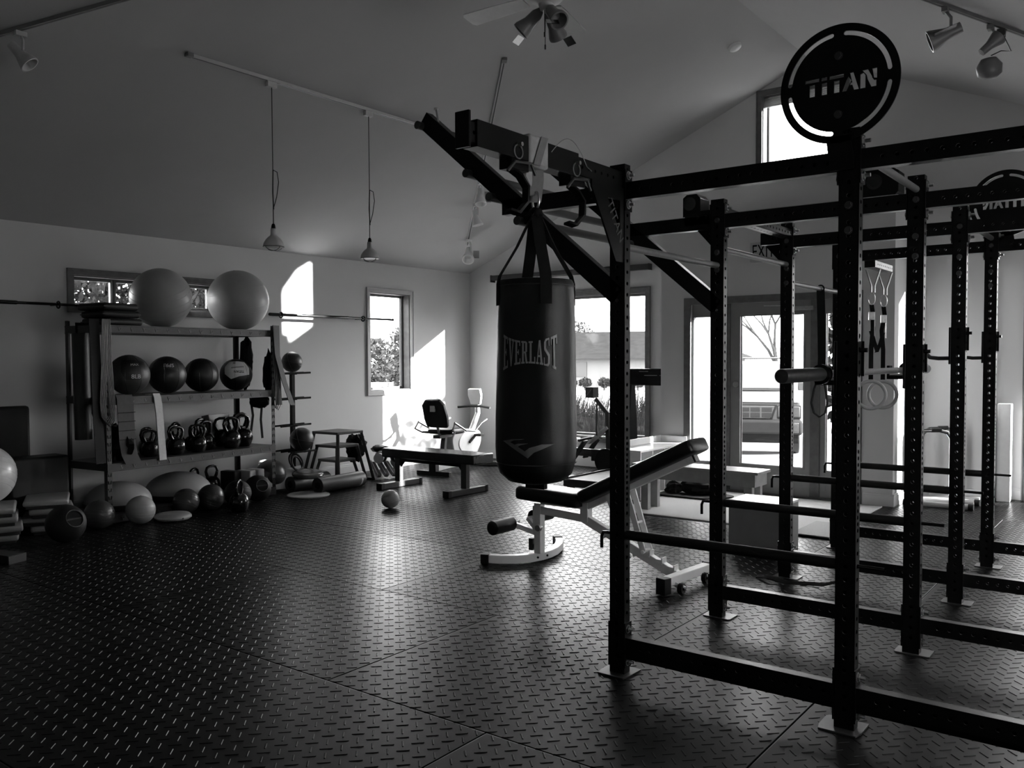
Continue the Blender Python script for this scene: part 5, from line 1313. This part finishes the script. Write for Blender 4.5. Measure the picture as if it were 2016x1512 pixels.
def spot(x, y, lab, d, s=1.0, m=LIGHTG):
    z = cz(x) - .03
    t = thing('track_spotlight', lab, 'spotlight', (x, y, z), 0, 'spotlights on the ceiling tracks'); d = Vector(d).normalized(); q = d.to_track_quat('Z', 'Y').to_matrix()
    part('stem', MB().bx(-.02, .02, -.035, .035, -.03, 0).tube([(0, 0, -.02), (.03 * s, 0, -.06 * s), (.03 * s, 0, -.12 * s), (0, 0, -.15 * s)], .009 * s, 8), m, t)
    c = Vector((0, 0, -.15 * s))
    part('lamp_head', MB().lathe([(0, -.09 * s), (.030 * s, -.088 * s), (.034 * s, -.02 * s), (.038 * s, .0), (.062 * s, .07 * s), (.062 * s, .085 * s), (.054 * s, .085 * s), (.03 * s, .03 * s), (0, .02 * s)], 24, q, c), m, t, 0, 40)
    part('shield', MB().bar(c + q @ Vector((.075 * s, 0, -.06 * s)), c + q @ Vector((.08 * s, 0, .06 * s)), .06 * s, .003), CHROME, t)
spot(-6.04, 2.66, 'silver spotlight on the dark track at the near ceiling corner', (.5, .5, -.8))
spot(-5.62, 7.06, 'pale spotlight on the slanting track, just above the bag arm', (.7, .2, -.3), .9)
spot(-6.35, 7.79, 'bright spotlight on the slanting track, highest of three beyond the ladder', (.2, -.2, -1), 1.1, WHITEM)
spot(-6.72, 8.16, 'bright spotlight on the slanting track, middle of three beyond the ladder', (.2, .1, -1), 1.1, WHITEM)
spot(-7.42, 8.85, 'round-faced spotlight at the lower end of the slanting track', (.35, -.5, -.6), 1.3, WHITEM)
spot(-1.33, 6.87, 'twin-shielded spotlight hanging under the far track, right of the disc', (-.9, -.2, -.35), 1.25, MIDG)
spot(-1.08, 7.12, 'spotlight sitting above the far track at the top edge', (.2, .1, .2), .9, MIDG)
t = thing('hanging_globe', 'grey round lamp hanging on a thin cord under the far track', 'hanging lamp', (-1.02, 7.18, cz(-1.02) - .03))
part('cord', MB().tube([(0, 0, 0), (.02, 0, -.06), (.06, .02, -.16), (.0, 0, -.15), (-.06, -.03, -.18)], .004, 6).bx(-.025, .025, -.03, .03, -.05, 0), DARKG, t)
part('lamp_shade', MB().lathe([(0, .07), (.05, .06), (.085, .01), (.08, -.05), (.05, -.075), (.03, -.06), (0, -.05)], 28, Matrix.Rotation(.5, 3, 'X'), (-.07, -.03, -.26)), MIDG, t, 0, 60)
dt = thing('smoke_detector', 'small round white smoke detector on the ceiling near the ridge', 'smoke detector', (-3.63, 8.58, cz(-3.63)))
part('detector_body', MB().lathe([(0, -.045), (.045, -.042), (.062, -.03), (.068, 0)], 28), WHITEM, dt, 0, 40)
dt.rotation_euler = (0, -math.atan(.4205), 0)
fx, fy = -3.29, 4.72
fn = thing('ceiling_fan', 'pale ceiling fan with spot lamps hanging from the roof ridge', 'ceiling fan', (fx, fy, 3.80))
part('downrod', MB().cyl((0, 0, .1), (0, 0, .97), .016, 14).lathe([(.05, .975), (.06, .92), (.02, .87)], 20), LIGHTG, fn)
part('motor', MB().lathe([(.04, .16), (.11, .14), (.14, .08), (.14, .02), (.10, -.03), (.05, -.05), (.04, -.10)], 32), LIGHTG, fn, 0, 45)
for k, a in enumerate((math.radians(180), math.radians(105), math.radians(33), math.radians(-39), math.radians(-111))):
    R_ = Matrix.Rotation(a, 4, 'Z') @ Matrix.Rotation(math.radians(10), 4, 'X')
    part('blade', MB().prism([(.16, -.05), (.30, -.065), (.64, -.075), (.66, -.05), (.66, .05), (.64, .075), (.30, .065), (.16, .05)], -.004, .004, R_), WHITEM if k != 1 else MIDG, fn, .001)
for k, (a, ti) in enumerate(((math.radians(205), 1), (math.radians(335), 1), (math.radians(95), 1))):
    d = Vector((math.cos(a) * .8, math.sin(a) * .8, -.75)).normalized(); q = d.to_track_quat('Z', 'Y').to_matrix(); c = Vector((math.cos(a) * .06, math.sin(a) * .06, -.11))
    part('spot_lamp', MB().lathe([(.02, -.04), (.038, 0), (.042, .07), (.062, .13), (.062, .15), (.052, .15), (.03, .08), (0, .07)], 24, q, c), MIDG, fn, 0, 40)
    part('spot_shield', MB().bar(c + q @ Vector((-.06, 0, .16)), c + q @ Vector((-.075, 0, .22)), .08, .003), CHROME, fn)
part('pull_chain', MB().cyl((.01, -.03, -.05), (.01, -.03, -.24), .0022, 6).cyl((.01, -.03, -.24), (.01, -.03, -.27), .006, 8).cyl((-.02, .02, -.05), (-.02, .02, -.30), .0022, 6).cyl((-.02, .02, -.30), (-.02, .02, -.33), .006, 8), DARKG, fn)
# ------------------------------------------------------------------ outside
GZ = -0.30
OUT_G = mat('asphalt_lot', .22, .9, 0, .1, 4, spec=0.0)
struct('ground', MB().bx(-110, 60, 10.4, 140, GZ - .2, GZ).bx(-110, XL - .5, -60, 10.4, GZ - .2, GZ), OUT_G)
LEAF = mat('foliage', .016, .7, 0, .5, 8, spec=0.0)
LEAF2 = mat('pale_foliage', .035, .7, 0, .5, 8, spec=0.0)
BARK = mat('bark', .06, .8, 0, .3, 10, spec=0.0)
def leaves(c, R, n, size, seed, sc=(1, 1, 1), hollow=.35):
    rnd = random.Random(seed); mb = MB()
    for i in range(n):
        while True:
            p = Vector((rnd.uniform(-1, 1), rnd.uniform(-1, 1), rnd.uniform(-1, 1)))
            if hollow < p.length < 1 and noise.noise(p * 2.2 + Vector((seed, 0, 0))) > -.18: break
        q = Vector((p.x * R * sc[0], p.y * R * sc[1], p.z * R * sc[2])) + Vector(c)
        a = Vector((rnd.uniform(-1, 1), rnd.uniform(-1, 1), rnd.uniform(-1, 1))).normalized(); b_ = a.orthogonal().normalized(); s_ = size * rnd.uniform(.5, 1.3)
        mb.add([q - a * s_, q + b_ * s_ * .45, q + a * s_, q - b_ * s_ * .45], [(0, 1, 2, 3)])
    return mb
def tree(loc, h, R, n, size, lab, cat='tree', m=LEAF, sc=(1, 1, 1.0), seed=1, trunk=.12, group='trees outside'):
    t = thing('leafy_tree', lab, cat, loc, 0, group)
    part('crown', leaves((0, 0, h), R, n, size, seed, sc), m, t, 0, 0, fix=False)
    rnd = random.Random(seed); mb = MB().tube([(0, 0, 0), (.05, .03, h * .5), (0, 0, h)], [trunk, trunk * .7, trunk * .3], 10)
    for k in range(9):
        a = rnd.uniform(0, 6.28); z = h * rnd.uniform(.55, 1)
        mb.tube([(0, 0, z), (math.cos(a) * R * .5, math.sin(a) * R * .5, z + R * .3), (math.cos(a) * R * .85, math.sin(a) * R * .85, z + R * .55)], [trunk * .35, trunk * .2, trunk * .06], 6)
    part('trunk', mb, BARK, t)
# conifer boughs right outside the high strip window
for k, (x, y, h, s_, lab) in enumerate(((-10.9, 5.0, 2.2, 3, 'evergreen outside the strip window, behind the first pane'), (-10.8, 6.6, 2.2, 5, 'evergreen outside the strip window, between the two stability balls'), (-11.2, 8.2, 2.0, 8, 'evergreen outside the strip window, behind the larger stability ball'))):
    tree((x, y, GZ), h + .3, .95, 6500, .06, lab, seed=s_, m=LEAF, sc=(.8, .82, 1.5))
# trees seen through the narrow window
for k, (x, y, h, R, s_, m_, lab) in enumerate(((-26.5, 25.5, 1.35, 1.1, 11, LEAF2, 'rounded pale tree in the middle of the narrow window'), (-27.8, 23.9, .9, 1.0, 12, LEAF2, 'low pale shrub at the near side of the narrow window'), (-22.2, 23.6, 1.7, 1.3, 13, LEAF2, 'taller tree at the far side of the narrow window'))):
    tree((x, y, GZ), h, R, 2600, .12, lab, m=m_, seed=s_, sc=(1, 1, 1.15))
pk = thing('picnic_bench', 'pale slatted park bench below the trees in the narrow window', 'park bench', (-22.6, 21.6, GZ), math.radians(45))
part('seat_slats', MB().bx(-.75, .75, -.2, .2, .42, .46), WHITEM, pk, 0, 0); part('back_slats', MB().bx(-.75, .75, .2, .24, .55, .9), WHITEM, pk, 0, 0)
part('leg', MB().bx(-.6, -.54, -.2, .22, 0, .9), DARKG, pk, 0, 0); part('leg', MB().bx(.54, .6, -.2, .22, 0, .9), DARKG, pk, 0, 0)
# house and shrubs across the lot, seen through the big window
def oray(px, dist):   # a bearing in the plan, in metres
    a = math.radians(37.1666) - math.atan((px - 1008) / 1714.06); return Vector((-math.sin(a) * dist, math.cos(a) * dist, GZ))
hs = thing('house', 'long low house with a grey hipped roof across the lot', 'house', (-33.4, 48.5, GZ), math.radians(8))
ROOFM = mat('roof_shingles', .017, .8, 0, .15, 3, .3, 30, spec=0.0)
part('wall', MB().bx(-8, 12, -4, 4, 0, 1.75), mat('pale_siding', .12, .7, 0, .03, 5, spec=0.0), hs, 0, 0)
part('roof', MB().add([(-8.6, -4.6, 1.7), (12.6, -4.6, 1.7), (12.6, 4.6, 1.7), (-8.6, 4.6, 1.7), (-4.6, 0, 3.45), (9, 0, 3.45)], [(0, 1, 5, 4), (1, 2, 5), (2, 3, 4, 5), (3, 0, 4), (0, 3, 2, 1)]), ROOFM, hs, 0, 0)
part('window', MB().bx(-2, -.8, -4.05, -4, .6, 1.5).bx(3, 4.4, -4.05, -4, .6, 1.5), DARKG, hs, 0, 0)
for k, px in enumerate((1124, 1152, 1190, 1222, 1256)):
    p = oray(px, 47 * 1.0); sh_ = thing('round_shrub', ['small dark round shrub in front of the house, hard against the punching bag', 'small dark round shrub in front of the house, second along', 'small dark round shrub in front of the house, third along', 'small dark round shrub in front of the house, fourth along', 'small dark round shrub in front of the house, fifth along'][k], 'shrub', p, 0, 'round shrubs in front of the house')
    part('shrub_leaves', leaves((0, 0, .42), .36, 500, .07, 40 + k, (1, 1, .8), .1), LEAF, sh_, 0, 0, fix=False); part('stem', MB().cyl((0, 0, 0), (0, 0, .4), .05, 8), BARK, sh_)
p = oray(1133, 70); tree(p, 2.9, 1.8, 2600, .13, 'wispy tree beside the far house roof', m=LEAF2, seed=51, sc=(1, 1, 1.1), trunk=.08)
# ornamental grass just outside the big window
rnd = random.Random(4); gm = MB()
for i in range(5200):
    x = rnd.uniform(-9.6, -5.6); y = rnd.uniform(11.2, 12.6); h = rnd.uniform(.8, 1.5) * (1.05 - .25 * abs(math.sin(x * 2.3))); lx, ly = rnd.uniform(-.28, .45), rnd.uniform(-.3, .3); w = .006
    b0_ = Vector((x, y, GZ)); p1 = b0_ + Vector((lx * .3, ly * .3, h * .6)); p2 = b0_ + Vector((lx, ly, h))
    s_ = Vector((w, w * .3, 0)); gm.add([b0_ - s_, b0_ + s_, p1 + s_ * .8, p1 - s_ * .8, p2], [(0, 1, 2, 3), (3, 2, 4)])
tag(part('ornamental_grass', gm, mat('dry_grass', .03, .7, 0, .5, 6, spec=0.0), None, 0, 0, fix=False), 'tall feathery grass growing outside the big window', 'grass', None, 'stuff')
# unseen evergreen added outdoors to shade part of the big window
hd = thing('added_shade_evergreen', 'unseen tall evergreen added beyond the entry corner to shade the big window', 'tree', (-2.9, 12.6, GZ), 0, None)
part('crown', leaves((0, 0, 1.6), 1.35, 5200, .10, 77, (.75, .75, 1.3), .05), LEAF, hd, 0, 0, fix=False); part('trunk', MB().cyl((0, 0, 0), (0, 0, 1.6), .09, 10), BARK, hd)
# car parked outside the door
CARP = mat('pale_car_paint', .055, .35, 0, .02, 10, spec=.12)
car = thing('car', 'pale off-road car parked nose-in outside the glazed door', 'car', (-5.90, 14.7, GZ), math.radians(21))
def cr(name, mb, m, bevel=.02, par=None, lab=None): return part(name, mb, m, par or car, bevel, 35, lab)
Mx = Matrix(((0, 0, 1), (1, 0, 0), (0, 1, 0)))
cr('body', MB().prism([(0, .42), (0, .88), (.08, 1.00), (1.25, 1.12), (4.4, 1.12), (4.5, .9), (4.5, .42)], -.88, .88, Mx), CARP, .05)
cr('cabin', MB().prism([(1.2, 1.10), (1.85, 1.62), (4.2, 1.66), (4.4, 1.10)], -.76, .76, Mx), CARP, .06)
cr('windscreen', MB().add([(-.68, 1.22, 1.17), (.68, 1.22, 1.17), (.62, 1.76, 1.58), (-.62, 1.76, 1.58)], [(0, 1, 2, 3)]), mat('car_glass', .04, .2, 0, .02, 5, spec=.15), 0)
cr('roof_rack', MB().tube([(-.6, 1.9, 1.66), (-.6, 2.0, 1.73), (-.6, 3.9, 1.73)], .02, 8).tube([(.6, 1.9, 1.66), (.6, 2.0, 1.73), (.6, 3.9, 1.73)], .02, 8).cyl((-.6, 2.1, 1.73), (.6, 2.1, 1.73), .018, 8), DARKG, 0)
cr('wiper', MB().bar((-.6, 1.19, 1.145), (.55, 1.19, 1.145), .05, .03), DARKG, 0)
cr('grille_surround', MB().prism([(-.46, .93), (.46, .93), (.37, .65), (-.37, .65)], -.02, .0, Matrix(((1, 0, 0), (0, 0, 1), (0, 1, 0)))), mat('bumper_grey', .022, .5, 0, .05, 8, spec=0.0), .01)  # darker rim outlines the grille where even skylight gives no shade
cr('grille', MB().prism([(-.42, .90), (.42, .90), (.34, .68), (-.34, .68)], -.035, .0, Matrix(((1, 0, 0), (0, 0, 1), (0, 1, 0)))), CARP, .01)
for x0, x1 in ((-.37, -.20), (-.17, -.01), (.01, .17), (.20, .37)):
    cr('grille_opening', MB().bx(x0, x1, -.04, -.03, .80, .875).bx(x0, x1, -.04, -.03, .70, .785), RUB, .004)
for s_ in (-1, 1):
    cr('headlamp_outline', MB().bx(min(s_ * .455, s_ * .855), max(s_ * .455, s_ * .855), -.02, .01, .685, .915), MATS['bumper_grey'], .02)  # thin dark outline standing in for edge shading round the lamp
    cr('headlamp', MB().bx(min(s_ * .47, s_ * .84), max(s_ * .47, s_ * .84), -.03, .02, .70, .90), mat('lamp_glass', .05, .2, 0, .05, 30, spec=.1), .02)
    cr('fog_lamp', MB().bx(min(s_ * .52, s_ * .80), max(s_ * .52, s_ * .80), -.13, -.10, .46, .60), MATS['lamp_glass'], .02)
    cr('fog_lamp_ring', MB().bx(min(s_ * .50, s_ * .82), max(s_ * .50, s_ * .82), -.125, -.10, .44, .62), DARKG, .02)
    for y in (.85, 3.6): cr('wheel', MB().cyl((s_ * .62, y, .34), (s_ * .86, y, .34), .34, 28), RUB, .02)
    cr('mirror', MB().box((s_ * .92, 1.5, 1.2), (.14, .10, .16)), CARP, .02)
cr('bumper', MB().bx(-.88, .88, -.12, .15, .40, .66), mat('bumper_grey', .022, .5, 0, .05, 8, spec=0.0), .05); cr('lower_skirt', MB().bx(-.82, .82, -.10, .2, .26, .42), mat('bumper_dark', .008, .6, 0, .1, 8, spec=0.0), .02)
cr('bonnet_shade_line', MB().bar((-.8, .02, .955), (.8, .02, .955), .02, .012), MATS['bumper_dark'], 0)  # dark strip drawn in place of shade along the bonnet edge
p = oray(1535, 24); bt_ = thing('bare_tree', 'bare branching tree behind the parked car', 'tree', p, 0, None)
rnd = random.Random(3); mb = MB()
def br_(p, d, L, r, k):
    q = p + d * L; mb.tube([p, (p + q) / 2 + Vector((rnd.uniform(-.05, .05), 0, .03)), q], [r, r * .8, r * .6], 6)
    if k:
        for _ in range(3 if k > 1 else 2): br_(q, (d + Vector((rnd.uniform(-.9, .9), rnd.uniform(-.9, .9), rnd.uniform(-.2, .6)))).normalized(), L * rnd.uniform(.6, .85), r * .55, k - 1)
br_(Vector((0, 0, 0)), Vector((-.05, 0, 1)).normalized(), 1.5, .09, 5)
part('branches', mb, mat('pale_bark', .03, .8, 0, .2, 10, spec=0.0), bt_)

nb = thing('added_sun_screen', 'unseen pale building added beside the gym to screen sun and bounce daylight', 'building', (11.5, 3.5, GZ))  # unseen block added to keep sun off the side window and bounce daylight
part('wall', MB().bx(-2.5, 2.5, -9.5, 9.0, 0, 6.2), mat('pale_render', .7, .8, 0, .05, 3, spec=0.0), nb, 0, 0)
part('roof', MB().bx(-2.7, 2.7, -9.7, 9.2, 6.2, 6.4), DARKG, nb, 0, 0)
